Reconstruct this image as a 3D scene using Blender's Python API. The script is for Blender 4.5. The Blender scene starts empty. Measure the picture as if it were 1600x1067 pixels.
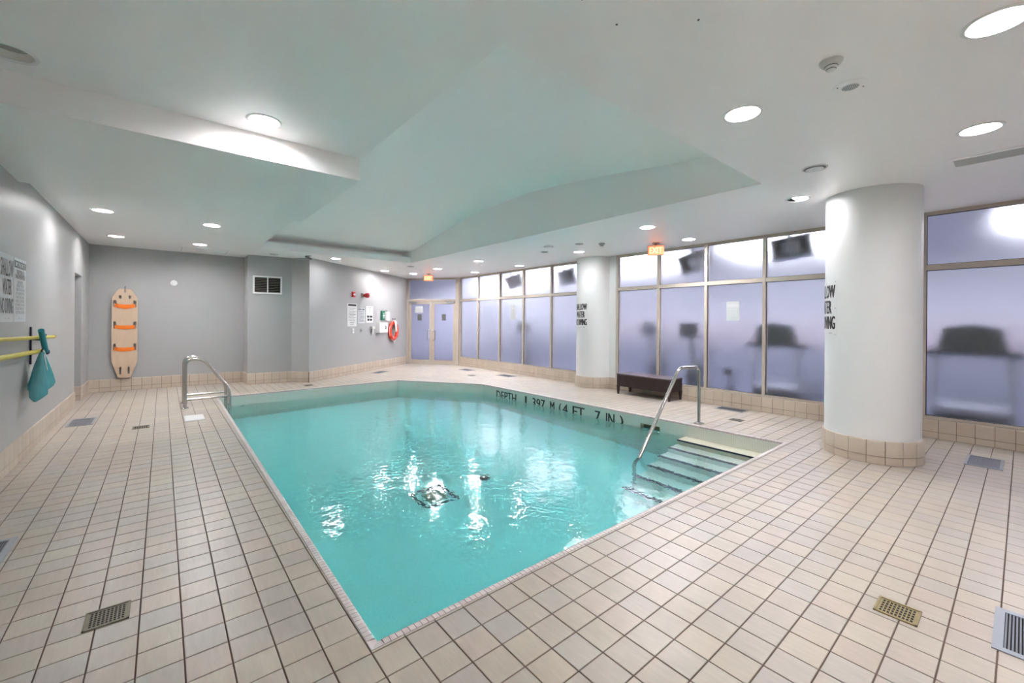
import bpy, bmesh, math, random
from mathutils import Vector, Matrix
from mathutils.geometry import tessellate_polygon
random.seed(7)
S = bpy.context.scene
COL = S.collection

# ------------------------------------------------------------------ camera, world, exposure
H, F, CX, CY, YAW, ROLL = 1.5, 661.0, 800.0, 502.5, 0.6905, -0.0075
cyw, syw = math.cos(YAW), math.sin(YAW)
M0 = Matrix(((cyw, -syw, 0), (0, 0, 1), (syw, cyw, 0)))
cr, sr = math.cos(ROLL), math.sin(ROLL)
VM = Matrix(((cr, -sr, 0), (sr, cr, 0), (0, 0, 1))) @ M0      # rows: right, up, forward
cam_d = bpy.data.cameras.new('camera')
cam = bpy.data.objects.new('camera', cam_d)
COL.objects.link(cam)
cam_d.sensor_width = 36
cam_d.lens = F / 1600 * 36
cam_d.shift_y = (CY - 533.5) / 1600
cam_d.clip_start = 0.05
R3 = Matrix((VM[0], VM[1], -VM[2])).transposed()
cam.matrix_world = Matrix.Translation((0, 0, H)) @ R3.to_4x4()
S.camera = cam

w = bpy.data.worlds.new('world')
S.world = w
w.use_nodes = True
w.node_tree.nodes['Background'].inputs[0].default_value = (0.5, 0.55, 0.65, 1)
w.node_tree.nodes['Background'].inputs[1].default_value = 0.3
S.view_settings.view_transform = 'Standard'
S.view_settings.look = 'None'
S.view_settings.gamma = 1
S.view_settings.exposure = 0.12
S.view_settings.use_curve_mapping = False
LAMP = 440.0         # emission of the pool room's downlights
GYM = 12.0          # emission of the gym's ceiling panels
S.cycles.use_denoising = True
S.cycles.max_bounces = 14
S.cycles.diffuse_bounces = 10
S.cycles.transmission_bounces = 10
S.cycles.glossy_bounces = 5
S.cycles.caustics_refractive = True
S.cycles.caustics_reflective = False
S.cycles.blur_glossy = 1.0
S.cycles.sample_clamp_indirect = 0.0


def proj(x, y, z):
    c = VM @ Vector((x, y, z - H))
    if c.z < 0.05:
        return None
    return CX + F * c.x / c.z, CY - F * c.y / c.z


# ------------------------------------------------------------------ materials
def mat(name, col, rough=0.5, metal=0.0, noise=None, bump=None, emit=None, var=0.0, spec=0.5, coat=0.0):
    m = bpy.data.materials.new(name)
    m.use_nodes = True
    nt = m.node_tree
    N, L = nt.nodes, nt.links
    p = N['Principled BSDF']
    p.inputs['Base Color'].default_value = (*col, 1)
    p.inputs['Roughness'].default_value = rough
    p.inputs['Metallic'].default_value = metal
    p.inputs['Specular IOR Level'].default_value = spec
    p.inputs['Coat Weight'].default_value = coat
    tc = N.new('ShaderNodeTexCoord')
    src = None
    if noise:                                   # (scale, amount, stretch xyz)
        sc, amt, st = noise
        mp = N.new('ShaderNodeMapping')
        mp.inputs['Scale'].default_value = st
        L.new(tc.outputs['Object'], mp.inputs[0])
        nz = N.new('ShaderNodeTexNoise')
        nz.inputs['Scale'].default_value = sc
        nz.inputs['Detail'].default_value = 4
        L.new(mp.outputs[0], nz.inputs[0])
        mx = N.new('ShaderNodeMix')
        mx.data_type = 'RGBA'
        mx.inputs[6].default_value = (*[c * (1 - amt) for c in col], 1)
        mx.inputs[7].default_value = (*[min(1, c * (1 + amt)) for c in col], 1)
        L.new(nz.outputs[0], mx.inputs[0])
        src = mx.outputs[2]
    if bump:                                    # (scale, strength, distance)
        nb = N.new('ShaderNodeTexNoise')
        nb.inputs['Scale'].default_value = bump[0]
        L.new(tc.outputs['Object'], nb.inputs[0])
        b = N.new('ShaderNodeBump')
        b.inputs['Strength'].default_value = bump[1]
        b.inputs['Distance'].default_value = bump[2]
        L.new(nb.outputs[0], b.inputs['Height'])
        L.new(b.outputs[0], p.inputs['Normal'])
    if src:
        L.new(src, p.inputs['Base Color'])
    if emit:
        p.inputs['Emission Color'].default_value = (*emit[0], 1)
        p.inputs['Emission Strength'].default_value = emit[1]
    return m


def tile_mat(name, cols, rough=0.45, coat=0.0, streak=40, wear=0.05):
    """glazed / stone-like tile: a colour picked per piece, fine streaks, faint wear"""
    m = mat(name, cols[0], rough, coat=coat)
    nt = m.node_tree
    N, L = nt.nodes, nt.links
    p = N['Principled BSDF']
    oi = N.new('ShaderNodeObjectInfo')
    ge = N.new('ShaderNodeNewGeometry')
    ad = N.new('ShaderNodeMath')
    ad.operation = 'ADD'
    L.new(oi.outputs['Random'], ad.inputs[0])
    L.new(ge.outputs['Random Per Island'], ad.inputs[1])
    fr = N.new('ShaderNodeMath')
    fr.operation = 'FRACT'
    L.new(ad.outputs[0], fr.inputs[0])
    ra = N.new('ShaderNodeValToRGB')
    ra.color_ramp.interpolation = 'LINEAR'
    n = len(cols)
    while len(ra.color_ramp.elements) < n:
        ra.color_ramp.elements.new(0.5)
    for i, c in enumerate(cols):
        ra.color_ramp.elements[i].position = i / (n - 1)
        ra.color_ramp.elements[i].color = (*c, 1)
    L.new(fr.outputs[0], ra.inputs[0])
    mp = N.new('ShaderNodeMapping')
    mp.inputs['Scale'].default_value = (1, 0.16, 1)
    mp.inputs['Rotation'].default_value = (0, 0, 0.5)
    L.new(ge.outputs['Position'], mp.inputs[0])
    nz = N.new('ShaderNodeTexNoise')
    nz.inputs['Scale'].default_value = streak
    nz.inputs['Detail'].default_value = 6
    nz.inputs['Roughness'].default_value = 0.7
    L.new(mp.outputs[0], nz.inputs[0])
    n2 = N.new('ShaderNodeTexNoise')
    n2.inputs['Scale'].default_value = 1.3
    n2.inputs['Detail'].default_value = 3
    L.new(ge.outputs['Position'], n2.inputs[0])
    m1 = N.new('ShaderNodeMapRange')
    m1.inputs[1].default_value = 0.3
    m1.inputs[2].default_value = 0.7
    m1.inputs[3].default_value = 1 - wear
    m1.inputs[4].default_value = 1 + wear
    L.new(nz.outputs[0], m1.inputs[0])
    m2 = N.new('ShaderNodeMapRange')
    m2.inputs[1].default_value = 0.3
    m2.inputs[2].default_value = 0.7
    m2.inputs[3].default_value = 1 - wear * 1.2
    m2.inputs[4].default_value = 1 + wear
    L.new(n2.outputs[0], m2.inputs[0])
    mu = N.new('ShaderNodeMath')
    mu.operation = 'MULTIPLY'
    L.new(m1.outputs[0], mu.inputs[0])
    L.new(m2.outputs[0], mu.inputs[1])
    vm = N.new('ShaderNodeVectorMath')
    vm.operation = 'SCALE'
    L.new(ra.outputs[0], vm.inputs[0])
    L.new(mu.outputs[0], vm.inputs[3])
    L.new(vm.outputs[0], p.inputs['Base Color'])
    b = N.new('ShaderNodeBump')
    b.inputs['Strength'].default_value = 0.25
    b.inputs['Distance'].default_value = 0.002
    L.new(nz.outputs[0], b.inputs['Height'])
    L.new(b.outputs[0], p.inputs['Normal'])
    return m


def mosaic_mat(name, col, grout, size, rough=0.3):
    """tiny square mosaic, far too small to pick apart: colour, joint and relief"""
    m = mat(name, col, rough)
    nt = m.node_tree
    N, L = nt.nodes, nt.links
    p = N['Principled BSDF']
    ge = N.new('ShaderNodeNewGeometry')
    sep = N.new('ShaderNodeSeparateXYZ')
    L.new(ge.outputs['Position'], sep.inputs[0])
    out = []
    s = N.new('ShaderNodeMath')
    s.operation = 'SUBTRACT'
    L.new(sep.outputs[0], s.inputs[0])
    L.new(sep.outputs[1], s.inputs[1])
    for o in (s.outputs[0], sep.outputs[2]):
        d = N.new('ShaderNodeMath')
        d.operation = 'DIVIDE'
        d.inputs[1].default_value = size
        L.new(o, d.inputs[0])
        f = N.new('ShaderNodeMath')
        f.operation = 'FRACT'
        L.new(d.outputs[0], f.inputs[0])
        g = N.new('ShaderNodeMath')
        g.operation = 'LESS_THAN'
        g.inputs[1].default_value = 0.11
        L.new(f.outputs[0], g.inputs[0])
        out.append(g)
    mx = N.new('ShaderNodeMath')
    mx.operation = 'MAXIMUM'
    L.new(out[0].outputs[0], mx.inputs[0])
    L.new(out[1].outputs[0], mx.inputs[1])
    c = N.new('ShaderNodeMix')
    c.data_type = 'RGBA'
    c.inputs[6].default_value = (*col, 1)
    c.inputs[7].default_value = (*grout, 1)
    L.new(mx.outputs[0], c.inputs[0])
    L.new(c.outputs[2], p.inputs['Base Color'])
    return m


M = {}
M['ceiling'] = mat('ceiling_paint', (0.955, 0.925, 0.92), 0.38, noise=(1.2, 0.012, (1, 1, 1)))
M['wall'] = mat('grey_wall_paint', (0.385, 0.385, 0.383), 0.42, noise=(1.5, 0.02, (1, 1, 1)), bump=(250, 0.05, 0.001))
M['column'] = mat('white_column_paint', (0.71, 0.71, 0.705), 0.5, bump=(120, 0.04, 0.001))
M['tile'] = tile_mat('floor_tile_glaze', [(0.44, 0.385, 0.315), (0.425, 0.375, 0.315), (0.41, 0.372, 0.33), (0.455, 0.395, 0.315),
                                          (0.415, 0.38, 0.335), (0.44, 0.37, 0.31), (0.45, 0.405, 0.33)], 0.34, wear=0.075)
M['grout'] = mat('brown_grout', (0.12, 0.08, 0.06), 0.9, noise=(6, 0.35, (1, 1, 1)))
M['base_tile'] = tile_mat('base_tile_glaze', [(0.54, 0.455, 0.36), (0.51, 0.43, 0.345), (0.56, 0.48, 0.39), (0.51, 0.42, 0.335)], 0.35, wear=0.05)
M['base_grout'] = mat('base_grout', (0.17, 0.11, 0.08), 0.9)
M['coping'] = tile_mat('coping_glaze', [(0.62, 0.55, 0.53), (0.57, 0.50, 0.48), (0.65, 0.58, 0.56)], 0.35, wear=0.04)
M['mosaic'] = mosaic_mat('white_mosaic', (0.66, 0.67, 0.60), (0.50, 0.50, 0.44), 0.027)
M['pool_floor'] = mosaic_mat('pool_floor_mosaic', (0.66, 0.86, 0.86), (0.58, 0.78, 0.78), 0.05)
M['step'] = mosaic_mat('pool_step_mosaic', (0.90, 0.90, 0.84), (0.82, 0.82, 0.76), 0.05)
M['step_top'] = mosaic_mat('cream_step_mosaic', (0.60, 0.58, 0.46), (0.48, 0.46, 0.36), 0.027)
M['nosing'] = mat('navy_step_nosing', (0.015, 0.02, 0.05), 0.4)
M['letter_tile'] = mat('dark_letter_tile', (0.02, 0.025, 0.02), 0.35)
M['chrome'] = mat('stainless_steel', (0.52, 0.50, 0.48), 0.2, 1.0)
M['alu'] = mat('warm_grey_aluminium', (0.50, 0.44, 0.37), 0.4, 0.1)
M['alu_dark'] = mat('dark_gasket', (0.05, 0.05, 0.06), 0.6)
M['steel'] = mat('grey_galvanised_steel', (0.19, 0.20, 0.225), 0.4, 0.5)
M['steel_light'] = mat('pale_steel_rim', (0.34, 0.36, 0.39), 0.4, 0.5)
M['black'] = mat('black_plastic', (0.012, 0.012, 0.013), 0.5)
M['void'] = mat('dark_void', (0.01, 0.01, 0.01), 0.9)
M['bronze'] = mat('tarnished_bronze', (0.20, 0.18, 0.13), 0.45, 0.7, noise=(40, 0.35, (1, 1, 1)))
M['brass'] = mat('tarnished_brass', (0.38, 0.31, 0.16), 0.4, 0.8, noise=(40, 0.3, (1, 1, 1)))
M['white'] = mat('white_plastic', (0.78, 0.78, 0.77), 0.4)
M['off_white'] = mat('off_white_paint', (0.62, 0.62, 0.60), 0.5)
M['vent_grey'] = mat('vent_grey', (0.36, 0.36, 0.36), 0.5)
M['sign_white'] = mat('sign_white', (0.70, 0.71, 0.70), 0.35)
M['sign_grey'] = mat('sign_pale_grey', (0.58, 0.60, 0.61), 0.4)
M['ink'] = mat('black_ink', (0.015, 0.015, 0.015), 0.5)
M['ink_grey'] = mat('grey_ink', (0.12, 0.12, 0.12), 0.5)
M['red'] = mat('red_plastic', (0.50, 0.01, 0.02), 0.35)
M['dark_red'] = mat('dark_red_plastic', (0.28, 0.01, 0.015), 0.4)
M['ring'] = mat('orange_red_vinyl', (0.75, 0.045, 0.012), 0.4, noise=(14, 0.12, (1, 1, 1)))
M['rope'] = mat('white_rope', (0.72, 0.70, 0.66), 0.8)
M['green'] = mat('dark_green_plastic', (0.01, 0.13, 0.07), 0.4)
M['wood'] = mat('pale_plywood', (0.60, 0.45, 0.32), 0.45, noise=(6, 0.10, (6, 1, 0.6)))
M['orange'] = mat('orange_webbing', (0.90, 0.20, 0.012), 0.6, noise=(60, 0.15, (1, 1, 1)))
M['yellow'] = mat('yellow_fibreglass', (0.60, 0.50, 0.05), 0.4)
M['navy'] = mat('navy_plastic', (0.012, 0.02, 0.06), 0.45)
M['teal'] = mat('teal_plastic', (0.01, 0.29, 0.36), 0.4)
M['wicker'] = mat('dark_wicker', (0.035, 0.02, 0.018), 0.55)
M['wicker_top'] = mat('mauve_brown_lacquer', (0.10, 0.07, 0.075), 0.28)
M['lamp'] = mat('lamp_diffuser', (0.9, 0.9, 0.88), 0.4, emit=((0.985, 0.955, 1.0), LAMP))
M['lamp_low'] = mat('dimmer_lamp_diffuser', (0.9, 0.9, 0.88), 0.4, emit=((0.985, 0.955, 1.0), LAMP * 0.42))
M['reflector'] = mat('white_reflector', (0.85, 0.83, 0.78), 0.35)
M['gym_lamp'] = mat('gym_lamp', (0.9, 0.9, 0.9), 0.4, emit=((0.90, 0.92, 1.0), GYM))
M['exit_face'] = mat('exit_sign_face', (0.9, 0.2, 0.08), 0.4, emit=((1.0, 0.24, 0.12), 1.3))
M['exit_text'] = mat('exit_sign_letters', (1, 0.5, 0.3), 0.4, emit=((1.0, 0.50, 0.28), 1.6))
M['exit_box'] = mat('exit_sign_housing', (0.40, 0.30, 0.20), 0.5)
M['gym_wall'] = mat('lavender_gym_wall', (0.62, 0.63, 0.69), 0.7, noise=(1.0, 0.05, (1, 1, 1)))
M['gym_stripe'] = mat('pink_gym_band', (0.62, 0.50, 0.55), 0.7)
M['gym_floor'] = mat('slate_gym_floor', (0.12, 0.125, 0.19), 0.6)
M['gym_ceiling'] = mat('gym_ceiling_paint', (0.80, 0.80, 0.86), 0.7)
M['machine'] = mat('charcoal_machine', (0.03, 0.035, 0.045), 0.5)
M['machine_grey'] = mat('silver_machine', (0.35, 0.37, 0.42), 0.4)
M['screen'] = mat('grey_green_console', (0.05, 0.06, 0.05), 0.3)
M['tv'] = mat('tv_back', (0.02, 0.02, 0.022), 0.5)
M['paper'] = mat('paper', (0.50, 0.53, 0.52), 0.8)
M['smoke_tint'] = mat('dark_window_panel', (0.12, 0.12, 0.11), 0.4)


def glass_mat(name, col, rough, bump_scale, bump_str):
    m = bpy.data.materials.new(name)
    m.use_nodes = True
    N, L = m.node_tree.nodes, m.node_tree.links
    p = N['Principled BSDF']
    p.inputs['Base Color'].default_value = (*col, 1)
    p.inputs['Roughness'].default_value = rough
    p.inputs['Transmission Weight'].default_value = 1.0
    p.inputs['IOR'].default_value = 1.35
    ge = N.new('ShaderNodeNewGeometry')
    v = N.new('ShaderNodeTexNoise')
    v.inputs['Scale'].default_value = bump_scale
    v.inputs['Detail'].default_value = 1
    L.new(ge.outputs['Position'], v.inputs[0])
    b = N.new('ShaderNodeBump')
    b.inputs['Strength'].default_value = bump_str
    b.inputs['Distance'].default_value = 0.004
    L.new(v.outputs[0], b.inputs['Height'])
    L.new(b.outputs[0], p.inputs['Normal'])
    return m


M['frost'] = glass_mat('frosted_glass', (0.905, 0.91, 0.96), 0.34, 110, 0.35)
M['frost_door'] = glass_mat('frosted_door_glass', (0.86, 0.86, 0.98), 0.6, 60, 0.1)


def water_mat():
    m = bpy.data.materials.new('pool_water')
    m.use_nodes = True
    N, L = m.node_tree.nodes, m.node_tree.links
    N.clear()
    o = N.new('ShaderNodeOutputMaterial')
    ge = N.new('ShaderNodeNewGeometry')
    n1 = N.new('ShaderNodeTexNoise')
    n1.inputs['Scale'].default_value = 4.5
    n1.inputs['Detail'].default_value = 3
    n1.inputs['Roughness'].default_value = 0.55
    n2 = N.new('ShaderNodeTexNoise')
    n2.inputs['Scale'].default_value = 26
    n2.inputs['Detail'].default_value = 1
    L.new(ge.outputs['Position'], n1.inputs[0])
    L.new(ge.outputs['Position'], n2.inputs[0])
    ad = N.new('ShaderNodeMath')
    ad.operation = 'MULTIPLY_ADD'
    ad.inputs[1].default_value = 0.27
    L.new(n2.outputs[0], ad.inputs[0])
    L.new(n1.outputs[0], ad.inputs[2])
    b = N.new('ShaderNodeBump')
    b.inputs['Strength'].default_value = 1.0
    b.inputs['Distance'].default_value = 0.0065
    L.new(ad.outputs[0], b.inputs['Height'])
    g = N.new('ShaderNodeBsdfGlass')
    g.inputs['IOR'].default_value = 1.333
    g.inputs['Roughness'].default_value = 0.0
    g.inputs['Color'].default_value = (1, 1, 1, 1)
    L.new(b.outputs[0], g.inputs['Normal'])
    L.new(g.outputs[0], o.inputs['Surface'])
    va = N.new('ShaderNodeVolumeAbsorption')
    va.inputs['Color'].default_value = (0.14, 0.965, 0.965, 1)
    va.inputs['Density'].default_value = 0.42
    L.new(va.outputs[0], o.inputs['Volume'])
    return m


M['water'] = water_mat()


# ------------------------------------------------------------------ mesh helpers
def box(bm, x0, y0, z0, x1, y1, z1, mtx=None):
    vs = [bm.verts.new(Vector(p)) for p in ((x0, y0, z0), (x1, y0, z0), (x1, y1, z0), (x0, y1, z0),
                                            (x0, y0, z1), (x1, y0, z1), (x1, y1, z1), (x0, y1, z1))]
    for f in ((3, 2, 1, 0), (4, 5, 6, 7), (0, 1, 5, 4), (1, 2, 6, 5), (2, 3, 7, 6), (3, 0, 4, 7)):
        bm.faces.new([vs[i] for i in f])
    if mtx:
        for v in vs:
            v.co = mtx @ v.co
    return vs


def cbox(bm, x0, y0, z0, x1, y1, z1, c=0.002):
    """box whose top rim is chamfered"""
    lo = [(x0, y0, z0), (x1, y0, z0), (x1, y1, z0), (x0, y1, z0)]
    mi = [(x0, y0, z1 - c), (x1, y0, z1 - c), (x1, y1, z1 - c), (x0, y1, z1 - c)]
    hi = [(x0 + c, y0 + c, z1), (x1 - c, y0 + c, z1), (x1 - c, y1 - c, z1), (x0 + c, y1 - c, z1)]
    a, b, d = ([bm.verts.new(p) for p in r] for r in (lo, mi, hi))
    bm.faces.new(a[::-1])
    bm.faces.new(d)
    for r, q in ((a, b), (b, d)):
        for i in range(4):
            bm.faces.new((r[i], r[(i + 1) % 4], q[(i + 1) % 4], q[i]))


def prism(bm, poly, z0, z1):
    """vertical prism over an anticlockwise xy polygon"""
    n = len(poly)
    lo = [bm.verts.new((p[0], p[1], z0)) for p in poly]
    hi = [bm.verts.new((p[0], p[1], z1)) for p in poly]
    for i in range(n):
        bm.faces.new((lo[i], lo[(i + 1) % n], hi[(i + 1) % n], hi[i]))
    bm.faces.new(hi)
    bm.faces.new(lo[::-1])


def xzprism(bm, poly, y0, y1, holes=()):
    """plate in the xz plane, thickness along y, with holes"""
    loops = [list(poly)] + [list(h) for h in holes]
    tri = tessellate_polygon([[Vector((p[0], p[1], 0)) for p in l] for l in loops])
    flat = [p for l in loops for p in l]
    fr = [bm.verts.new((p[0], y0, p[1])) for p in flat]
    bk = [bm.verts.new((p[0], y1, p[1])) for p in flat]
    for t in tri:
        try:
            bm.faces.new([fr[i] for i in t])
            bm.faces.new([bk[i] for i in reversed(t)])
        except ValueError:
            pass
    k = 0
    for l in loops:
        n = len(l)
        for i in range(n):
            j = (i + 1) % n
            bm.faces.new((fr[k + i], fr[k + j], bk[k + j], bk[k + i]))
        k += n
    bmesh.ops.recalc_face_normals(bm, faces=bm.faces)


def lathe(bm, prof, seg=24, at=(0, 0, 0), axis='Z', caps=True):
    rings = []
    for r, z in prof:
        ring = []
        for i in range(seg):
            a = 2 * math.pi * i / seg
            p = (r * math.cos(a), r * math.sin(a), z)
            if axis == 'Y':
                p = (p[0], p[2], p[1])
            elif axis == 'X':
                p = (p[2], p[0], p[1])
            ring.append(bm.verts.new(Vector(p) + Vector(at)))
        rings.append(ring)
    for a, b in zip(rings, rings[1:]):
        for i in range(seg):
            bm.faces.new((a[i], a[(i + 1) % seg], b[(i + 1) % seg], b[i]))
    if caps and prof[0][0] > 1e-4:
        bm.faces.new(rings[0][::-1])
    if caps and prof[-1][0] > 1e-4:
        bm.faces.new(rings[-1])


def tube(bm, pts, r, seg=10, closed=False, caps=True):
    P = [Vector(p) for p in pts]
    n = len(P)
    rings = []
    up = None
    for i in range(n):
        if closed:
            t = (P[(i + 1) % n] - P[i - 1]).normalized()
        else:
            t = (P[min(i + 1, n - 1)] - P[max(i - 1, 0)]).normalized()
        if up is None:
            up = t.orthogonal().normalized()
        up = (up - t * up.dot(t)).normalized()
        s = t.cross(up)
        rr = r[i] if isinstance(r, (list, tuple)) else r
        rings.append([bm.verts.new(P[i] + (up * math.cos(2 * math.pi * k / seg) + s * math.sin(2 * math.pi * k / seg)) * rr) for k in range(seg)])
    m = n if closed else n - 1
    for i in range(m):
        a, b = rings[i], rings[(i + 1) % n]
        for k in range(seg):
            bm.faces.new((a[k], a[(k + 1) % seg], b[(k + 1) % seg], b[k]))
    if caps and not closed:
        bm.faces.new(rings[0][::-1])
        bm.faces.new(rings[-1])


def fillet(pts, rad, n=6):
    """round the corners of a polyline"""
    P = [Vector(p) for p in pts]
    out = [P[0]]
    for i in range(1, len(P) - 1):
        a, b, c = P[i - 1], P[i], P[i + 1]
        r = rad[i - 1] if isinstance(rad, (list, tuple)) else rad
        u, v = (a - b).normalized(), (c - b).normalized()
        r = min(r, (a - b).length * 0.49, (c - b).length * 0.49)
        s, e = b + u * r, b + v * r
        for k in range(n + 1):
            t = k / n
            out.append(s * (1 - t) ** 2 + b * 2 * t * (1 - t) + e * t * t)
    out.append(P[-1])
    return out


def mesh_of(bm, name, smooth=False):
    bmesh.ops.recalc_face_normals(bm, faces=bm.faces)
    me = bpy.data.meshes.new(name)
    bm.to_mesh(me)
    bm.free()
    if smooth:
        me.polygons.foreach_set('use_smooth', [True] * len(me.polygons))
        try:
            me.set_sharp_from_angle(angle=math.radians(40))
        except Exception:
            pass
    return me


def put(name, me, m=None, parent=None, loc=None, rotz=0.0):
    if m and not me.materials:
        me.materials.append(m)
    o = bpy.data.objects.new(name, me)
    COL.objects.link(o)
    if parent:
        o.parent = parent
    if loc:
        o.location = loc
    if rotz:
        o.rotation_euler = (0, 0, rotz)
    return o


def obj(name, bm, m, parent=None, smooth=False, loc=None, rotz=0.0):
    return put(name, mesh_of(bm, name, smooth), m, parent, loc, rotz)


def tag(o, label, cat, group=None, kind=None):
    o['label'] = label
    o['category'] = cat
    if group:
        o['group'] = group
    if kind:
        o['kind'] = kind
    return o


def thing(name, label, cat, loc=(0, 0, 0), rotz=0.0, group=None):
    o = bpy.data.objects.new(name, None)
    o.empty_display_size = 0.1
    COL.objects.link(o)
    o.location = loc
    o.rotation_euler = (0, 0, rotz)
    return tag(o, label, cat, group)


def struct(name, bm, m, parent=None, smooth=False):
    o = obj(name, bm, m, parent, smooth)
    if not parent:
        o['kind'] = 'structure'
    return o


def root_struct(name, loc=(0, 0, 0), rotz=0.0):
    o = bpy.data.objects.new(name, None)
    COL.objects.link(o)
    o.location = loc
    o.rotation_euler = (0, 0, rotz)
    o['kind'] = 'structure'
    return o


B = bmesh.new
_tc = {}


def text_geo(s):
    """vertices (unit box, origin at the centre) and faces of a string"""
    if s in _tc:
        return _tc[s]
    cu = bpy.data.curves.new('t', 'FONT')
    cu.body = s
    cu.resolution_u = 2
    cu.extrude = 0.0
    ob = bpy.data.objects.new('t', cu)
    COL.objects.link(ob)
    bpy.context.view_layer.update()
    me = bpy.data.meshes.new_from_object(ob.evaluated_get(bpy.context.evaluated_depsgraph_get()))
    vs = [v.co.copy() for v in me.vertices]
    fs = [list(p.vertices) for p in me.polygons]
    x0, x1 = min(v.x for v in vs), max(v.x for v in vs)
    y0, y1 = min(v.y for v in vs), max(v.y for v in vs)
    vs = [((v.x - x0) / (x1 - x0) - 0.5, (v.y - y0) / (y1 - y0) - 0.5) for v in vs]
    bpy.data.objects.remove(ob)
    bpy.data.curves.remove(cu)
    bpy.data.meshes.remove(me)
    _tc[s] = (vs, fs)
    return _tc[s]


def add_text(bm, s, cx, cz, wd, ht, y=-0.001, fn=None, bold=0.0):
    """lettering standing in the xz plane, read from -y"""
    vs, fs = text_geo(s)
    for dx in ((0.0,) if not bold else (-bold, 0.0, bold)):
        nv = []
        for a, b in vs:
            p = (cx + a * wd + dx, y - abs(dx) * 0.01, cz + b * ht)
            nv.append(bm.verts.new(fn(*p) if fn else p))
        for f in fs:
            bm.faces.new([nv[i] for i in f])


def flat_obj(name, bm, m, parent):
    """like obj() but without touching the winding"""
    me = bpy.data.meshes.new(name)
    bm.to_mesh(me)
    bm.free()
    return put(name, me, m, parent)


# ------------------------------------------------------------------ plan of the room
XL, XR = -1.15, 7.9
ZC = 3.0
PW = [(XL, 12.0), (1.52, 12.0), (1.52, 11.42), (2.42, 11.34), (2.72, 10.95), (6.70, 13.95)]   # rear wall line
DOOR = ((6.70, 13.95), (7.87, 12.38))
POOL = [(0.74, 1.88), (6.09, 1.88), (5.97, 8.25), (4.63, 10.14), (0.80, 9.98)]               # outer edge of the coping, anticlockwise
P = 0.1633
GX, GY = 0.083, 0.070
WATER = -0.205
DEPTH = -1.42


def offset_poly(poly, d):
    """move every edge of an anticlockwise polygon inwards by d"""
    n = len(poly)
    res = []
    for i in range(n):
        a, b, c = Vector(poly[i - 1]), Vector(poly[i]), Vector(poly[(i + 1) % n])
        u, v = (b - a).normalized(), (c - b).normalized()
        n1, n2 = Vector((-u.y, u.x)), Vector((-v.y, v.x))
        p1, p2 = a + n1 * d, b + n2 * d
        den = u.x * v.y - u.y * v.x
        t = ((p2 - p1).x * v.y - (p2 - p1).y * v.x) / den
        q = p1 + u * t
        res.append((q.x, q.y))
    return res


COPW = 0.046
PIN = offset_poly(POOL, COPW)

# ------------------------------------------------------------------ ceiling
RX0, RX1, RY0, RY1 = 1.52, 4.95, 1.80, 10.15      # raised bay over the pool
LIGHTS = [  # x, y, z, label
    (-0.65, 8.16, ZC, 'lit round downlight beside the left wall, nearer of the two there'),
    (0.60, 8.26, ZC, 'lit round downlight on the left soffit, diagonally in front of the raised bay corner'),
    (-0.66, 10.53, ZC, 'lit round downlight in the far left corner, above the wooden rescue board'),
    (0.57, 10.54, ZC, 'lit round downlight near the grey rear wall, above the small white wall disc'),
    (3.24, 10.66, ZC, 'lit round downlight between the raised bay and the angled wall'),
    (5.13, 12.22, ZC, 'lit round downlight over the red fire devices on the angled wall'),
    (6.13, 12.35, ZC, 'lit round downlight just left of the illuminated sign at the double doors'),
    (6.08, 10.73, ZC, 'lit round downlight just right of the illuminated sign at the double doors'),
    (6.06, 8.66, ZC, 'lit round downlight above the chamfered far corner of the pool'),
    (7.36, 10.71, ZC, 'faint small downlight above the first narrow window right of the double doors'),
    (7.35, 8.61, ZC, 'lit round downlight close to the far windows, above the third window pane'),
    (6.85, 6.06, ZC, 'lit round downlight directly in front of the far white column'),
    (5.87, 3.78, ZC, 'lit round downlight left above the nearer illuminated sign'),
    (7.27, 3.84, ZC, 'lit round downlight right of the nearer illuminated sign, close to the window heads'),
    (5.88, 1.74, ZC, 'lit round downlight just left of the top of the near white column'),
    (3.19, 1.29, ZC, 'large bright downlight near the corner of the raised bay'),
    (4.81, 0.22, ZC, 'lit round downlight above the slotted ceiling grille at the right'),
    (3.17, 0.09, ZC, 'large cut-off downlight in the top right corner with a cream reflector'),
    (0.63, 3.95, 3.12, 'large bright downlight on the ceiling at upper left, above the long white soffit face'),
    (-0.73, 3.95, 3.12, 'unlit dark round downlight in the top left corner'),
    (0.6, -1.3, ZC, 'unseen round downlight added behind the viewer on the left for more light'),  # out of view, added to brighten the ceiling and near floor
    (3.2, -1.5, ZC, 'unseen round downlight added behind the viewer on the right for more light'),  # second out-of-view lamp, likewise added as extra light
]
RH = 0.105


def circ(x, y, r, n=20):
    return [(x + r * math.cos(2 * math.pi * i / n), y + r * math.sin(2 * math.pi * i / n)) for i in range(n)]


def slab(bm, x0, y0, x1, y1, z):
    holes = [circ(l[0], l[1], RH) for l in LIGHTS if abs(l[2] - z) < 0.01 and x0 < l[0] < x1 and y0 < l[1] < y1]
    loops = [[(x0, y0), (x1, y0), (x1, y1), (x0, y1)]] + holes
    flat = [p for l in loops for p in l]
    vs = [bm.verts.new((p[0], p[1], z)) for p in flat]
    for t in tessellate_polygon([[Vector((p[0], p[1], 0)) for p in l] for l in loops]):
        bm.faces.new([vs[i] for i in t])


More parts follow.
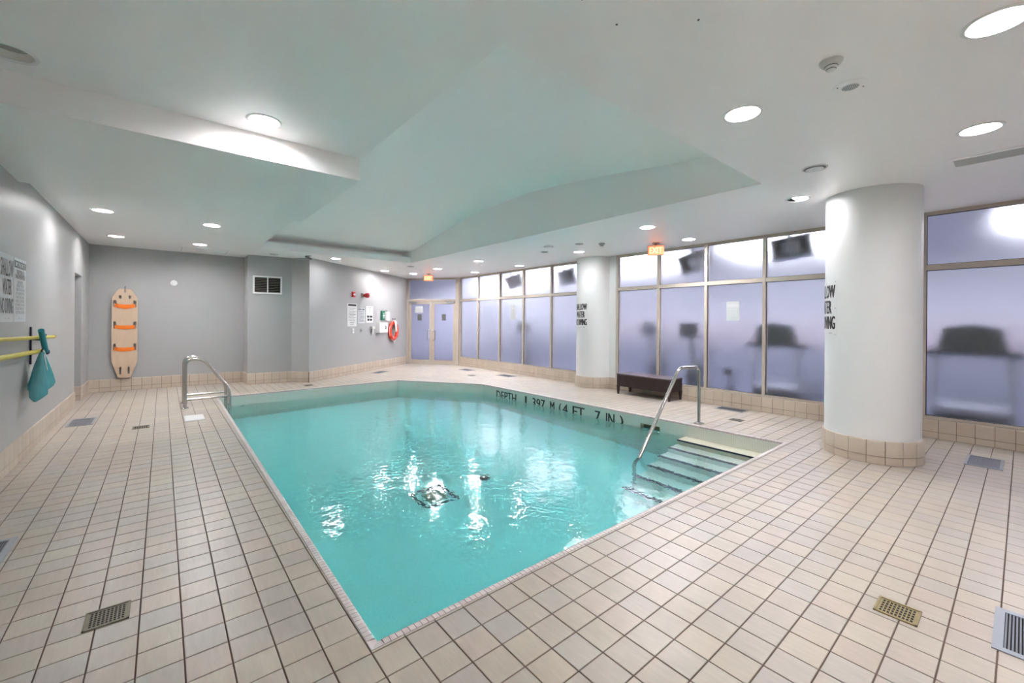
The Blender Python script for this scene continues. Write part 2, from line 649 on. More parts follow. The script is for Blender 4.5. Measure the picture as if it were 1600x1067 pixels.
bm = B()
slab(bm, -1.3, -2.75, 8.05, 1.8, ZC)
slab(bm, -1.3, 6.6, RX0, 12.2, ZC)
slab(bm, RX1, 1.8, 8.05, RY1, ZC)
slab(bm, RX0, RY1, 8.05, 14.4, ZC)
slab(bm, -1.3, 4.25, RX0, 6.6, 2.90)
slab(bm, -1.3, 1.8, RX0, 4.25, 3.12)
ceiling = struct('ceiling', bm, M['ceiling'])
VZ = [(1.7, 3.38), (2.4, 3.46), (3.7, 3.61), (5.1, 3.74), (6.2, 3.76), (7.2, 3.70), (8.5, 3.54), (9.7, 3.36), (10.15, 3.31), (10.7, 3.28)]


def vault_z(y):
    for (a, za), (b, zb) in zip(VZ, VZ[1:]):
        if y <= b:
            break
    i = [v[0] for v in VZ].index(a)
    p0 = VZ[max(i - 1, 0)][1]
    p3 = VZ[min(i + 2, len(VZ) - 1)][1]
    t = (y - a) / (b - a)
    return 0.5 * (2 * za + (zb - p0) * t + (2 * p0 - 5 * za + 4 * zb - p3) * t * t + (3 * za - p0 - 3 * zb + p3) * t ** 3)


YS = [1.8 + (10.6 - 1.8) * i / 40 for i in range(41)]
bm = B()
rows = [[bm.verts.new((x, y, vault_z(y))) for y in YS] for x in (RX0 - 0.02, RX1 + 0.02)]
for i in range(40):
    bm.faces.new((rows[0][i], rows[0][i + 1], rows[1][i + 1], rows[1][i]))
obj('vault', bm, M['ceiling'], ceiling, smooth=True)
# faces of the raised bay


def side_face(bm, x, th, y0, y1, z0):
    n = max(2, int((y1 - y0) / 0.2))
    for i in range(n):
        a_, b_ = y0 + (y1 - y0) * i / n, y0 + (y1 - y0) * (i + 1) / n
        v = box(bm, min(x, x + th), a_, z0, max(x, x + th), b_, 3.3)
        for q in v[4:]:
            q.co.z = vault_z(q.co.y) + 0.01


bm = B()
side_face(bm, RX1, 0.03, 1.8, 10.6, ZC + 0.002)
obj('bay_side_face', bm, M['ceiling'], ceiling)
bm = B()
side_face(bm, RX0, -0.03, 1.8, 4.25, 3.122)
side_face(bm, RX0, -0.03, 4.25, 6.6, 2.902)
side_face(bm, RX0, -0.03, 6.6, 10.6, ZC + 0.002)
obj('bay_side_face', bm, M['ceiling'], ceiling)
bm = B()
box(bm, RX0, 1.76, ZC + 0.002, RX1, 1.80, 3.5)
obj('bay_near_face', bm, M['ceiling'], ceiling)
bm = B()
box(bm, RX0, RY1, ZC + 0.002, RX1, 10.19, 3.15)
box(bm, RX0, 10.19, 3.11, RX1, 10.6, 3.15)
box(bm, RX0, 10.6, ZC + 0.002, RX1, 10.64, 3.4)
obj('bay_far_face', bm, M['ceiling'], ceiling)
bm = B()
box(bm, -1.3, 4.25, 2.902, RX0 - 0.03, 4.29, 3.14)
box(bm, -1.3, 6.56, 2.902, RX0 - 0.03, 6.6, 3.02)
box(bm, -1.3, 1.76, ZC + 0.002, RX0, 1.8, 3.14)
obj('soffit_face', bm, M['ceiling'], ceiling)
bm = B()
box(bm, -1.4, -2.85, 3.85, 8.1, 14.5, 3.9)
obj('roof_slab', bm, M['ceiling'], ceiling)


# ------------------------------------------------------------------ walls
def strip(bm, pts, z0, z1, th):
    """wall strips behind a polyline (room on the right-hand side when walking along pts)"""
    for a, b in zip(pts, pts[1:]):
        a, b = Vector(a), Vector(b)
        u = (b - a).normalized()
        nn = Vector((-u.y, u.x)) * th
        prism(bm, [a - nn * 0, b, b + nn, a + nn][::1], z0, z1)


def wall(name, pts, z0=0.0, z1=3.2, th=0.12, m=None):
    bm = B()
    strip(bm, pts, z0, z1, th)
    return struct(name, bm, m or M['wall'])


bm = B()
box(bm, XL - 0.15, -2.7, 0, XL, 10.25, 3.25)
box(bm, XL - 0.15, 10.25, 2.28, XL, 11.03, 3.25)
box(bm, XL - 0.15, 11.03, 0, XL, 12.15, 3.25)
box(bm, XL - 0.9, 10.1, 0, XL - 0.8, 11.2, 3.0)          # inside of the doorway recess
box(bm, XL - 0.9, 10.1, 0, XL - 0.15, 10.2, 3.0)
box(bm, XL - 0.9, 11.1, 0, XL - 0.15, 11.2, 3.0)
box(bm, XL - 0.9, 10.1, 2.28, XL - 0.15, 11.2, 2.34)
struct('wall_left', bm, M['wall'])
bm = B()
strip(bm, PW[:2], 0, 3.2, 0.12)
struct('wall_back', bm, M['wall'])
bm = B()
prism(bm, [(1.52, 12.12), PW[2], PW[3], (2.42, 12.12)], 0, 3.2)
prism(bm, [(2.42, 12.0), PW[3], PW[4], (2.9, 11.5)], 0, 3.2)
struct('wall_pier', bm, M['wall'])
wall('wall_angled', PW[4:])
bm = B()
box(bm, -1.3, -2.85, 0, 8.05, -2.7, 3.2)
struct('wall_front', bm, M['column'])  # unseen wall behind the viewer, white to bounce light onto the ceiling

# ------------------------------------------------------------------ floor
OUT = [(-1.3, -2.8), (8.0, -2.8), (8.0, 12.4), (6.75, 14.1), (2.6, 11.2), (1.5, 12.1), (-1.3, 12.1)]


def inside(poly, x, y):
    c = False
    n = len(poly)
    for i in range(n):
        (x1, y1), (x2, y2) = poly[i], poly[i - 1]
        if (y1 > y) != (y2 > y) and x < (x2 - x1) * (y - y1) / (y2 - y1) + x1:
            c = not c
    return c


bm = B()
loops = [[(-2.1, -2.9), (8.15, -2.9), (8.15, 14.4), (-2.1, 14.4)], POOL]
flat = [p for l in loops for p in l]
vs = [bm.verts.new((p[0], p[1], -0.005)) for p in flat]
for t in tessellate_polygon([[Vector((p[0], p[1], 0)) for p in l] for l in loops]):
    bm.faces.new([vs[i] for i in t])
floor = struct('floor', bm, M['grout'])


def clip(poly, a, b, keep_left):
    """part of a polygon on one side of the line a->b"""
    res = []
    s = 1 if keep_left else -1
    d = [s * ((b[0] - a[0]) * (p[1] - a[1]) - (b[1] - a[1]) * (p[0] - a[0])) for p in poly]
    n = len(poly)
    for i in range(n):
        j = (i + 1) % n
        if d[i] >= 0:
            res.append(poly[i])
        if d[i] * d[j] < 0:
            t = d[i] / (d[i] - d[j])
            res.append((poly[i][0] + (poly[j][0] - poly[i][0]) * t, poly[i][1] + (poly[j][1] - poly[i][1]) * t))
    return res


def area(p):
    return 0.5 * sum(p[i - 1][0] * p[i][1] - p[i][0] * p[i - 1][1] for i in range(len(p)))


def add_tile(bm, poly, z0, z1):
    prism(bm, poly, z0, z1)


GAP = 0.006
tiles = []
edges = list(zip(POOL, POOL[1:] + POOL[:1]))
ix0, ix1 = int((-1.3 - GX) / P) - 1, int((8.1 - GX) / P) + 1
iy0, iy1 = int((-2.8 - GY) / P) - 1, int((14.2 - GY) / P) + 1
for i in range(ix0, ix1):
    for j in range(iy0, iy1):
        x0, y0 = GX + i * P + GAP / 2, GY + j * P + GAP / 2
        x1, y1 = x0 + P - GAP, y0 + P - GAP
        cx, cy = (x0 + x1) / 2, (y0 + y1) / 2
        if not inside(OUT, cx, cy) and not (XL - 0.8 < cx < XL and 10.2 < cy < 11.1):
            continue
        q = [(x0, y0), (x1, y0), (x1, y1), (x0, y1)]
        ins = [inside(POOL, *c) for c in q]
        if all(ins):
            continue
        if not any(ins) and not any(x0 - 0.01 < p[0] < x1 + 0.01 and y0 - 0.01 < p[1] < y1 + 0.01 for p in POOL):
            tiles.append((cx, cy, q, True))
            continue
        rest = q
        for a, b in edges:
            outp = clip(rest, a, b, False)
            if len(outp) > 2 and area(outp) > 1e-4:
                tiles.append((cx, cy, outp, False))
            rest = clip(rest, a, b, True)
            if len(rest) < 3:
                break


def rank(t):
    p = proj(t[0], t[1], 0)
    if not p or not (-30 < p[0] < 1630 and 0 < p[1] < 1100):
        return 1e9
    return math.hypot(t[0], t[1])


tiles.sort(key=rank)
bm = B()
hs = (P - GAP) / 2
cbox(bm, -hs, -hs, -0.012, hs, hs, 0.0, 0.0015)
tile_me = mesh_of(bm, 'tile')
tile_me.materials.append(M['tile'])
for t in tiles[:290]:
    if t[3]:
        o = put('tile', tile_me, None, floor, (t[0], t[1], random.uniform(-0.0006, 0.0004)))
    else:
        bm = B()
        add_tile(bm, t[2], -0.012, 0)
        put('tile', mesh_of(bm, 'tile_cut'), M['tile'], floor)
bm = B()
for t in tiles[290:]:
    if t[3]:
        dz = random.uniform(-0.0006, 0.0004)
        cbox(bm, t[0] - hs, t[1] - hs, -0.012, t[0] + hs, t[1] + hs, dz, 0.0015)
    else:
        add_tile(bm, t[2], -0.012, 0)
o = obj('paving', bm, M['tile'], floor)
o['kind'] = 'stuff'

# coping: narrow bullnose pieces round the pool
coping = root_struct('trim_1')
bm = B()
for i in range(5):                                # bed under the pieces
    a, b, c, d = POOL[i], POOL[(i + 1) % 5], PIN[(i + 1) % 5], PIN[i]
    prism(bm, [a, b, c, d], -0.03, -0.011)
obj('mortar_bed', bm, M['base_grout'], coping)
PC = P / 5
prof = [(0.001, -0.004), (0.001, 0.002), (0.004, 0.004), (0.030, 0.004), (0.040, 0.001), (0.0455, -0.007), (0.047, -0.03), (0.004, -0.03)]


def coping_piece(bm, L, mtx=None):
    """piece lying along x, its inner rounded edge towards +y"""
    a = [bm.verts.new((0.0017, y, z)) for y, z in prof]
    b = [bm.verts.new((L - 0.0017, y, z)) for y, z in prof]
    n = len(prof)
    for i in range(n):
        j = (i + 1) % n
        bm.faces.new((a[i], a[j], b[j], b[i]))
    bm.faces.new(a[::-1])
    bm.faces.new(b)
    if mtx:
        for v in a + b:
            v.co = mtx @ v.co


cps = []


def drop(bm, *pts):
    for v in bm.verts:
        if v.co.z > 0 and any(math.hypot(v.co.x - p[0], v.co.y - p[1]) < 1e-4 for p in pts):
            v.co.z = -0.005


for i in range(5):
    a, b = Vector(POOL[i]), Vector(POOL[(i + 1) % 5])
    L = (b - a).length
    u = (b - a) / L
    ang = math.atan2(u.y, u.x)
    n = int((L - 0.10) / PC)
    st = (L - n * PC) / 2
    for k in range(n):
        p = a + u * (st + k * PC)
        cps.append((p.x, p.y, ang))
    # mitred corner piece
    for (q0, q1, r0, r1) in ((POOL[i], (a.x + u.x * st, a.y + u.y * st), PIN[i], None), ):
        nn = Vector((-u.y, u.x)) * COPW
        e = a + u * st
        bm = B()
        prism(bm, [(a.x, a.y), (e.x, e.y), (e.x + nn.x, e.y + nn.y), PIN[i]], -0.03, 0.003)
        drop(bm, (e.x + nn.x, e.y + nn.y), PIN[i])
        obj('corner_piece', bm, M['coping'], coping)
        e2 = b - u * st
        bm = B()
        prism(bm, [(e2.x, e2.y), (b.x, b.y), PIN[(i + 1) % 5], (e2.x + nn.x, e2.y + nn.y)], -0.03, 0.003)
        drop(bm, (e2.x + nn.x, e2.y + nn.y), PIN[(i + 1) % 5])
        obj('corner_piece', bm, M['coping'], coping)
cps.sort(key=lambda c: math.hypot(c[0], c[1]))
bm = B()
coping_piece(bm, PC)
cp_me = mesh_of(bm, 'coping_tile', True)
cp_me.materials.append(M['coping'])
for c in cps[:150]:
    put('coping_tile', cp_me, None, coping, (c[0], c[1], 0), c[2])
bm = B()
for c in cps[150:]:
    coping_piece(bm, PC, Matrix.Translation((c[0], c[1], 0)) @ Matrix.Rotation(c[2], 4, 'Z'))
o = obj('coping_run', bm, M['coping'], coping, True)
o['kind'] = 'stuff'

# ------------------------------------------------------------------ pool basin, steps, water
basin = root_struct('pool_basin')
OUTB = offset_poly(PIN, -0.10)
SKIM = (3.62, 3.97, -0.29, -0.13)                # skimmer mouth in the right-hand wall (y0, y1, z0, z1)
for i in range(5):
    a, b, c, d = PIN[i], PIN[(i + 1) % 5], OUTB[(i + 1) % 5], OUTB[i]
    bm = B()
    if i == 1:
        va, vb = Vector(a), Vector(b)

        def at_y(p, q, y):
            t = (y - p[1]) / (q[1] - p[1])
            return (p[0] + (q[0] - p[0]) * t, y)
        i0, i1 = at_y(a, b, SKIM[0]), at_y(a, b, SKIM[1])
        o0, o1 = at_y(d, c, SKIM[0]), at_y(d, c, SKIM[1])
        prism(bm, [a, i0, o0, d][::-1], DEPTH - 0.1, -0.028)
        prism(bm, [i1, b, c, o1][::-1], DEPTH - 0.1, -0.028)
        prism(bm, [i0, i1, o1, o0][::-1], SKIM[3], -0.028)
        prism(bm, [i0, i1, o1, o0][::-1], DEPTH - 0.1, SKIM[2])
    else:
        prism(bm, [a, b, c, d][::-1], DEPTH - 0.1, -0.028)
    obj('side_wall', bm, M['mosaic'], basin)
bm = B()
prism(bm, OUTB, DEPTH - 0.1, DEPTH)
obj('basin_floor', bm, M['pool_floor'], basin)

# entry steps at the right-hand end, running down towards the left
xw = 6.06
EY = 3.20
nose = [5.78 - 0.26 * k for k in range(6)]
zt = [-0.192, -0.41, -0.61, -0.81, -1.01, -1.21]
steps = root_struct('trim_2')
for k in range(6):
    bm = B()
    box(bm, nose[k], 1.90, DEPTH - 0.02, (xw + 0.02) if k == 0 else nose[k - 1], EY, zt[k])
    s = obj('step', bm, M['step'] if k else M['step_top'], steps)
    bm = B()
    box(bm, nose[k] - 0.004, 1.91, zt[k] - (0.035 if k == 0 else 0.022), nose[k] + 0.05 if k else nose[k] + 0.006, EY + 0.003, zt[k] + 0.003 if k else zt[k] + 0.001)
    obj('nosing', bm, M['nosing'], s)

bm = B()
PW_ = offset_poly(PIN, -0.02)
prism(bm, PW_, DEPTH - 0.05, WATER)
water = obj('pool_water', bm, M['water'])
tag(water, 'clear turquoise water filling the tiled pool', 'water', kind='stuff')


# depth lettering set into the right-hand pool wall
def wall_x(y):
    (xa, ya), (xb, yb) = PIN[1], PIN[2]
    return xa + (xb - xa) * (y - ya) / (yb - ya)


mark = root_struct('trim_3')
bm = B()
for s, ya, yb in (('DEPTH', 7.71, 7.03), ('1', 6.74, 6.695), ('.', 6.61, 6.585), ('397', 6.51, 6.15), ('M', 6.00, 5.89), ('(', 5.76, 5.71), ('4', 5.66, 5.54),
                  ('FT', 5.41, 5.13), ('.', 5.02, 5.0), ('7', 4.88, 4.77), ('IN', 4.64, 4.47), ('.', 4.42, 4.40), (')', 4.36, 4.29)):
    top, bot = -0.080, -0.275
    if s == '.':
        top = bot + 0.02
    for dy in (0, 0.012):
        add_text(bm, s, 0.5 * (ya + yb), 0.5 * (top + bot), ya - yb, top - bot, 0,
                 fn=lambda x, y, z, m_=(ya + yb), d_=dy: (wall_x(m_ - x) - 0.0015, m_ - x + d_, z))
flat_obj('lettering', bm, M['letter_tile'], mark)

# skimmer mouth
sk = thing('skimmer', 'dark rectangular skimmer mouth in the pool wall beside the entry steps', 'skimmer', (wall_x(3.8), 3.795, -0.21))
bm = B()
box(bm, 0.0, -0.175, -0.08, 0.02, -0.165, 0.08)
box(bm, 0.0, 0.165, -0.08, 0.02, 0.175, 0.08)
box(bm, 0.0, -0.165, 0.07, 0.02, 0.165, 0.08)
obj('frame', bm, mat('skimmer_frame', (0.30, 0.27, 0.16), 0.5), sk)
bm = B()
box(bm, 0.08, -0.165, -0.08, 0.09, 0.165, 0.07)
obj('flap', bm, M['bronze'], sk)

# main drains on the pool floor
dr = thing('main_drain', 'square drain with a black border on the pool floor', 'drain', (2.62, 4.67, DEPTH))
bm = B()
for x0, y0, x1, y1 in ((-.23, -.23, .23, -.185), (-.23, .185, .23, .23), (-.23, -.185, -.185, .185), (.185, -.185, .23, .185)):
    box(bm, x0, y0, 0.0, x1, y1, 0.012)
obj('border', bm, M['nosing'], dr)
bm = B()
box(bm, -0.12, -0.12, 0, 0.12, 0.12, 0.015)
for k in range(6):
    box(bm, -0.12, -0.12 + k * 0.04, 0.015, 0.12, -0.10 + k * 0.04, 0.02)
obj('grate', bm, mat('drain_green', (0.10, 0.22, 0.16), 0.5), dr)
dr2 = thing('floor_fitting', 'small round black fitting on the pool floor right of the square drain', 'drain', (3.42, 4.71, DEPTH))
bm = B()
lathe(bm, [(0.075, 0), (0.075, 0.03), (0.045, 0.05), (0.0, 0.05)], 20)
obj('body', bm, M['black'], dr2, True)
j = thing('wall_inlet', 'tiny dark return fitting in the far left pool wall', 'inlet', (1.25, 9.945, -0.30))
bm = B()
lathe(bm, [(0.035, 0), (0.035, -0.012), (0.02, -0.016), (0.0, -0.016)], 14, axis='Y')
obj('body', bm, M['black'], j)


# ------------------------------------------------------------------ tiled bases along the walls
BT, BL, BH = 0.012, 0.085, 0.255


def baseboard(name, pts, first=0.0):
    r = root_struct(name)
    bm = B()
    strip(bm, pts, 0, BH - 0.004, 0.0)
    bm.free()
    bm = B()
    for a, b in zip(pts, pts[1:]):
        a, b = Vector(a), Vector(b)
        u = (b - a).normalized()
        nn = Vector((u.y, -u.x))                  # towards the room
        prism(bm, [a, b, b + nn * 0.008, a + nn * 0.008], 0, BH - 0.005)
    obj('grout_bed', bm, M['base_grout'], r)
    for o_, a, b in zip(pts, pts[1:], pts[2:]):
        if (a[0] - o_[0]) * (b[1] - a[1]) - (a[1] - o_[1]) * (b[0] - a[0]) > 0:      # outer corner
            bm = B()
            lathe(bm, [(0.013, 0), (0.013, BH - 0.006), (0.006, BH)], 10, (a[0], a[1], 0))
            obj('corner_bead', bm, M['base_tile'], r, True)
    cache = {}
    for a, b in zip(pts, pts[1:]):
        a, b = Vector(a), Vector(b)
        L = (b - a).length
        u = (b - a) / L
        ang = math.atan2(u.y, u.x)
        s = 0.0
        w0 = first or P
        while s < L - 0.01:
            wd = min(w0, L - s)
            w0 = P
            for z0, z1, top in ((0, BL, False), (BL, BH, True)):
                key = (round(wd, 3), top)
                if key not in cache:
                    bm = B()
                    g = 0.0055
                    pr = [(-0.001, z0 + g / 2), (-BT - 0.001, z0 + g / 2), (-BT - 0.001, z1 - g), (-BT * 0.6, z1 - g / 2), (-0.001, z1 - g / 2)]
                    if top:
                        pr = [(-0.001, z0 + g / 2), (-BT - 0.001, z0 + g / 2), (-BT - 0.001, z1 - 0.012), (-BT * 0.7, z1 - 0.003), (0.0, z1)]
                    va = [bm.verts.new((g / 2, y, z)) for y, z in pr]
                    vb = [bm.verts.new((wd - g / 2, y, z)) for y, z in pr]
                    for i in range(5):
                        k = (i + 1) % 5
                        bm.faces.new((va[i], va[k], vb[k], vb[i]))
                    bm.faces.new(va)
                    bm.faces.new(vb[::-1])
                    me = mesh_of(bm, 'base_tile')
                    me.materials.append(M['base_tile'])
                    cache[key] = me
                p = a + u * s
                put('tile', cache[key], None, r, (p.x, p.y, 0), ang)
            s += wd
    return r


baseboard('baseboard_left', [(XL, 1.2), (XL, 10.25)])
baseboard('baseboard_corner', [(XL - 0.14, 11.03), (XL, 11.03), (XL, 12.0)])
baseboard('baseboard_back', PW[0:2])
baseboard('baseboard_pier', PW[1:5])
baseboard('baseboard_angled', [PW[4], (6.62, 13.89)])
baseboard('baseboard_far', [(XR - 0.03, 12.33), (XR - 0.03, 6.7)])
baseboard('baseboard_window', [(XR - 0.03, 6.2), (XR - 0.03, 0.98)], first=0.1)
baseboard('baseboard_right', [(XR - 0.03, 0.98), (XR - 0.03, -2.69)], first=0.107)

bm = B()
box(bm, XR - 0.03, -2.7, 0, XR + 0.09, 12.40, BH + 0.005)           # kerb below the glazing
box(bm, XR - 0.03, 0.89, BH + 0.006, XR + 0.09, 1.595, ZC)                    # solid pier behind the near column
box(bm, XR - 0.03, 5.845, BH + 0.006, XR + 0.09, 6.845, ZC)                    # solid pier behind the far column
struct('wall_right', bm, M['column'])


# ------------------------------------------------------------------ columns with tiled feet
def column(cx, cy, r, a0, name):
    c = root_struct(name, (cx, cy, 0))
    bm = B()
    lathe(bm, [(r - 0.012, 0), (r - 0.012, ZC)], 72)
    obj('shaft', bm, M['column'], c, True)
    bm = B()
    lathe(bm, [(r, 0), (r, BH - 0.005), (r - 0.01, BH - 0.005)], 72)
    obj('grout_bed', bm, M['base_grout'], c, True)
    n = 18
    da = 2 * math.pi / n
    for z0, z1, top in ((0, BL, False), (BL, BH, True)):
        bm = B()
        g = 0.0055
        if top:
            pr = [(r - 0.01, z0 + g / 2), (r + 0.010, z0 + g / 2), (r + 0.010, z1 - 0.012), (r + 0.004, z1 - 0.002), (r - 0.012, z1)]
        else:
            pr = [(r - 0.01, z0 + g / 2), (r + 0.010, z0 + g / 2), (r + 0.010, z1 - g / 2), (r - 0.01, z1 - g / 2)]
        K = 5
        ga = g / 2 / r
        rings = []
        for k in range(K + 1):
            a = ga + (da - 2 * ga) * k / K
            rings.append([bm.verts.new((q * math.cos(a), q * math.sin(a), z)) for q, z in pr])
        m_ = len(pr)
        for k in range(K):
            for i in range(m_):
                i2 = (i + 1) % m_
                bm.faces.new((rings[k][i], rings[k][i2], rings[k + 1][i2], rings[k + 1][i]))
        bm.faces.new(rings[0])
        bm.faces.new(rings[-1][::-1])
        me = mesh_of(bm, 'curved_tile', True)
        me.materials.append(M['base_tile'])
        for i in range(n):
            put('tile', me, None, c, (0, 0, 0), a0 + i * da)
    return c


column(6.34, 1.13, 0.445, 0.1, 'column_near')
column(7.90, 6.47, 0.450, 0.25, 'column_far')


def curved_sign(cx, cy, r, a_right, z0, z1, wd, label):
    rt = thing('no_diving_sign', label, 'sign', (cx, cy, 0))
    rad = r + 0.003
    span = wd / r

    def fn(x, y, z):      # x 0..wd reading left to right
        a = a_right - span + x / r
        q = rad - y
        return (q * math.cos(a), q * math.sin(a), z)
    bm = B()
    n = 24
    for i in range(n):
        x0, x1 = wd * i / n, wd * (i + 1) / n
        v = [fn(x0, 0, z0), fn(x1, 0, z0), fn(x1, 0, z1), fn(x0, 0, z1)]
        k = [fn(x0, 0.0035, z0), fn(x1, 0.0035, z0), fn(x1, 0.0035, z1), fn(x0, 0.0035, z1)]
        v = [bm.verts.new(p) for p in v]
        k = [bm.verts.new(p) for p in k]
        bm.faces.new(v)
        bm.faces.new(k[::-1])
        bm.faces.new((v[3], v[2], k[2], k[3]))
        bm.faces.new((v[0], k[0], k[1], v[1]))
        if i == n - 1:
            bm.faces.new((v[1], k[1], k[2], v[2]))
    obj('panel', bm, M['sign_white'], rt, True)
    bm = B()
    hh = z1 - z0
    for s, c, ww in (('SHALLOW', 0.80, 0.41), ('WATER', 0.52, 0.30), ('NO DIVING', 0.24, 0.41)):
        add_text(bm, s, wd / 2, z0 + c * hh, ww, hh * 0.235, -0.001, fn, bold=0.007)
    add_text(bm, 'rrrr', wd * 0.80, z0 + 0.05 * hh, 0.06, 0.014, -0.001, fn)
    add_text(bm, 'rrrr', wd * 0.45, z0 + 0.045 * hh, 0.08, 0.008, -0.001, fn)
    flat_obj('lettering', bm, M['ink'], rt)
    bm = B()
    for x in (0.018, wd - 0.018):
        for z in (z0 + 0.02, (z0 + z1) / 2, z1 - 0.02):
            p = Vector(fn(x, -0.001, z))
            d = Vector((p.x, p.y, 0)).normalized() * 0.003
            tube(bm, [p, p + d], 0.004, 8)
    obj('screws', bm, M['ink_grey'], rt)['kind'] = 'stuff'
    return rt


curved_sign(6.34, 1.13, 0.433, math.radians(146), 1.36, 2.01, 0.46, 'white no diving sign with black capitals wrapped round the left edge of the near column')
curved_sign(7.90, 6.47, 0.438, math.radians(197), 1.35, 1.98, 0.46, 'white no diving sign with black capitals on the left side of the far column')


# ------------------------------------------------------------------ glazing
def glazing(name, ys, z_sill, z_tr, z_top, x=XR, panes_x=None):
    r = root_struct(name)
    fw = 0.05
    for i, y in enumerate(ys):
        bm = B()
        box(bm, x - 0.045, y - fw / 2, z_sill, x + 0.05, y + fw / 2, z_top)
        obj('mullion', bm, M['alu'], r)
    for a, b in zip(ys, ys[1:]):
        y0, y1 = min(a, b) + fw / 2, max(a, b) - fw / 2
        bm = B()
        box(bm, x - 0.04, y0, z_tr - 0.035, x + 0.04, y1, z_tr + 0.035)
        obj('transom', bm, M['alu'], r)
        bm = B()
        box(bm, x - 0.04, y0, z_sill, x + 0.04, y1, z_sill + 0.03)
        obj('sill_rail', bm, M['alu'], r)
        bm = B()
        box(bm, x - 0.04, y0, z_top - 0.045, x + 0.04, y1, z_top)
        obj('head_rail', bm, M['alu'], r)
        for z0, z1 in ((z_sill + 0.03, z_tr - 0.035), (z_tr + 0.035, z_top - 0.045)):
            bm = B()
            box(bm, x - 0.005, y0 - 0.004, z0 - 0.004, x + 0.003, y1 + 0.004, z1 + 0.004)
            p = obj('pane', bm, M['frost'], r)
            bm = B()
            g = 0.008
            box(bm, x - 0.012, y0, z0, x - 0.004, y1, z0 + g)
            box(bm, x - 0.012, y0, z1 - g, x - 0.004, y1, z1)
            box(bm, x - 0.012, y0, z0 + g, x - 0.004, y0 + g, z1 - g)
            box(bm, x - 0.012, y1 - g, z0 + g, x - 0.004, y1, z1 - g)
            obj('gasket', bm, M['alu_dark'], p)
    return r


glazing('window_1', [12.33, 11.27, 10.13, 9.04, 7.92, 6.87], BH + 0.005, 2.21, ZC)
glazing('window_2', [5.82, 4.80, 3.81, 2.81, 1.62], BH + 0.005, 2.24, ZC)
glazing('window_3', [0.86, -0.9, -2.68], BH + 0.005, 2.26, ZC)

# double doors in the angled opening
dv = Vector(DOOR[1]) - Vector(DOOR[0])
DL = dv.length
door = root_struct('door_1', (DOOR[0][0], DOOR[0][1], 0), math.atan2(dv.y, dv.x))
ZD = 2.19
for nm, b in (('jamb', (0, -0.05, 0, 0.075, 0.06, ZC)), ('jamb', (DL - 0.12, -0.05, 0, DL, 0.06, ZC)),
              ('head', (0.075, -0.05, ZC - 0.06, DL - 0.12, 0.06, ZC)), ('transom', (0.075, -0.05, ZD, DL - 0.12, 0.06, ZD + 0.07))):
    bm = B()
    box(bm, *b)
    obj(nm, bm, M['alu'], door)
bm = B()
box(bm, 0.075, -0.004, ZD + 0.07, DL - 0.12, 0.004, ZC - 0.06)
obj('transom_pane', bm, M['frost'], door)
mid = (0.075 + DL - 0.12) / 2
for side, (x0, x1) in (('l', (0.085, mid - 0.003)), ('r', (mid + 0.003, DL - 0.13))):
    bm = B()
    st = 0.085
    box(bm, x0, -0.025, 0.01, x0 + st, 0.025, ZD - 0.005)
    box(bm, x1 - st, -0.025, 0.01, x1, 0.025, ZD - 0.005)
    box(bm, x0 + st, -0.025, 0.01, x1 - st, 0.025, 0.14)
    box(bm, x0 + st, -0.025, ZD - 0.10, x1 - st, 0.025, ZD - 0.005)
    leaf = obj('door_leaf', bm, M['alu'], door)
    bm = B()
    box(bm, x0 + st, -0.004, 0.14, x1 - st, 0.004, ZD - 0.10)
    obj('pane', bm, M['frost_door'], leaf)
    hx = (x1 - st / 2) if side == 'l' else (x0 + st / 2)
    sgn = -1 if side == 'l' else 1
    bm = B()
    tube(bm, fillet([(hx, -0.02, 1.18), (hx, -0.075, 1.18), (hx + sgn * 0.10, -0.075, 1.18), (hx + sgn * 0.10, -0.075, 0.84), (hx, -0.075, 0.84), (hx, -0.02, 0.84)], 0.03, 4), 0.011, 8)
    obj('pull_handle', bm, M['chrome'], leaf, True)
    bm = B()
    cxp = (x0 + x1) / 2 + (0.0 if side == 'r' else -0.04)
    box(bm, cxp - 0.075, -0.012, 1.52, cxp + 0.075, -0.004, 1.74)
    obj('dark_panel', bm, M['smoke_tint'], leaf)
    bm = B()
    if side == 'l':
        box(bm, x0 + 0.02, -0.07, ZD - 0.07, x0 + 0.30, -0.025, ZD - 0.02)
        tube(bm, [(x0 + 0.25, -0.06, ZD - 0.03), (x0 + 0.42, -0.05, ZD + 0.01)], 0.008, 6)
    else:
        box(bm, x1 - 0.30, -0.07, ZD - 0.07, x1 - 0.02, -0.025, ZD - 0.02)
        tube(bm, [(x1 - 0.25, -0.06, ZD - 0.03), (x1 - 0.42, -0.05, ZD + 0.01)], 0.008, 6)
    obj('door_closer', bm, M['steel_light'], leaf)
    if side == 'r':
        bm = B()
        box(bm, x0 + 0.0, -0.045, 1.16, x0 + 0.16, -0.025, 1.20)
        obj('latch_plate', bm, M['white'], leaf)


def to_door(x, z, y=-0.01):
    u = dv.normalized()
    n = Vector((-u.y, u.x))
    p = Vector(DOOR[0]) + u * x + n * y
    return (p.x, p.y, z)


DA = math.atan2(dv.y, dv.x)


def paper(label, loc, rotz, wd, ht, dark=0.0):
    r = thing('notice', label, 'notice', loc, rotz)
    bm = B()
    box(bm, -wd / 2, -0.004, -ht / 2, wd / 2, 0.0, ht / 2)
    obj('sheet', bm, M['paper'], r)
    bm = B()
    box(bm, -wd * 0.42, -0.0055, ht * 0.22, wd * 0.42, -0.004, ht * 0.36)
    for k in range(4):
        box(bm, -wd * 0.38, -0.0055, ht * (0.06 - 0.11 * k), wd * (0.36 - 0.05 * (k % 2)), -0.004, ht * (0.085 - 0.11 * k))
    obj('printing', bm, M['sign_grey'], r)['kind'] = 'stuff'
    return r


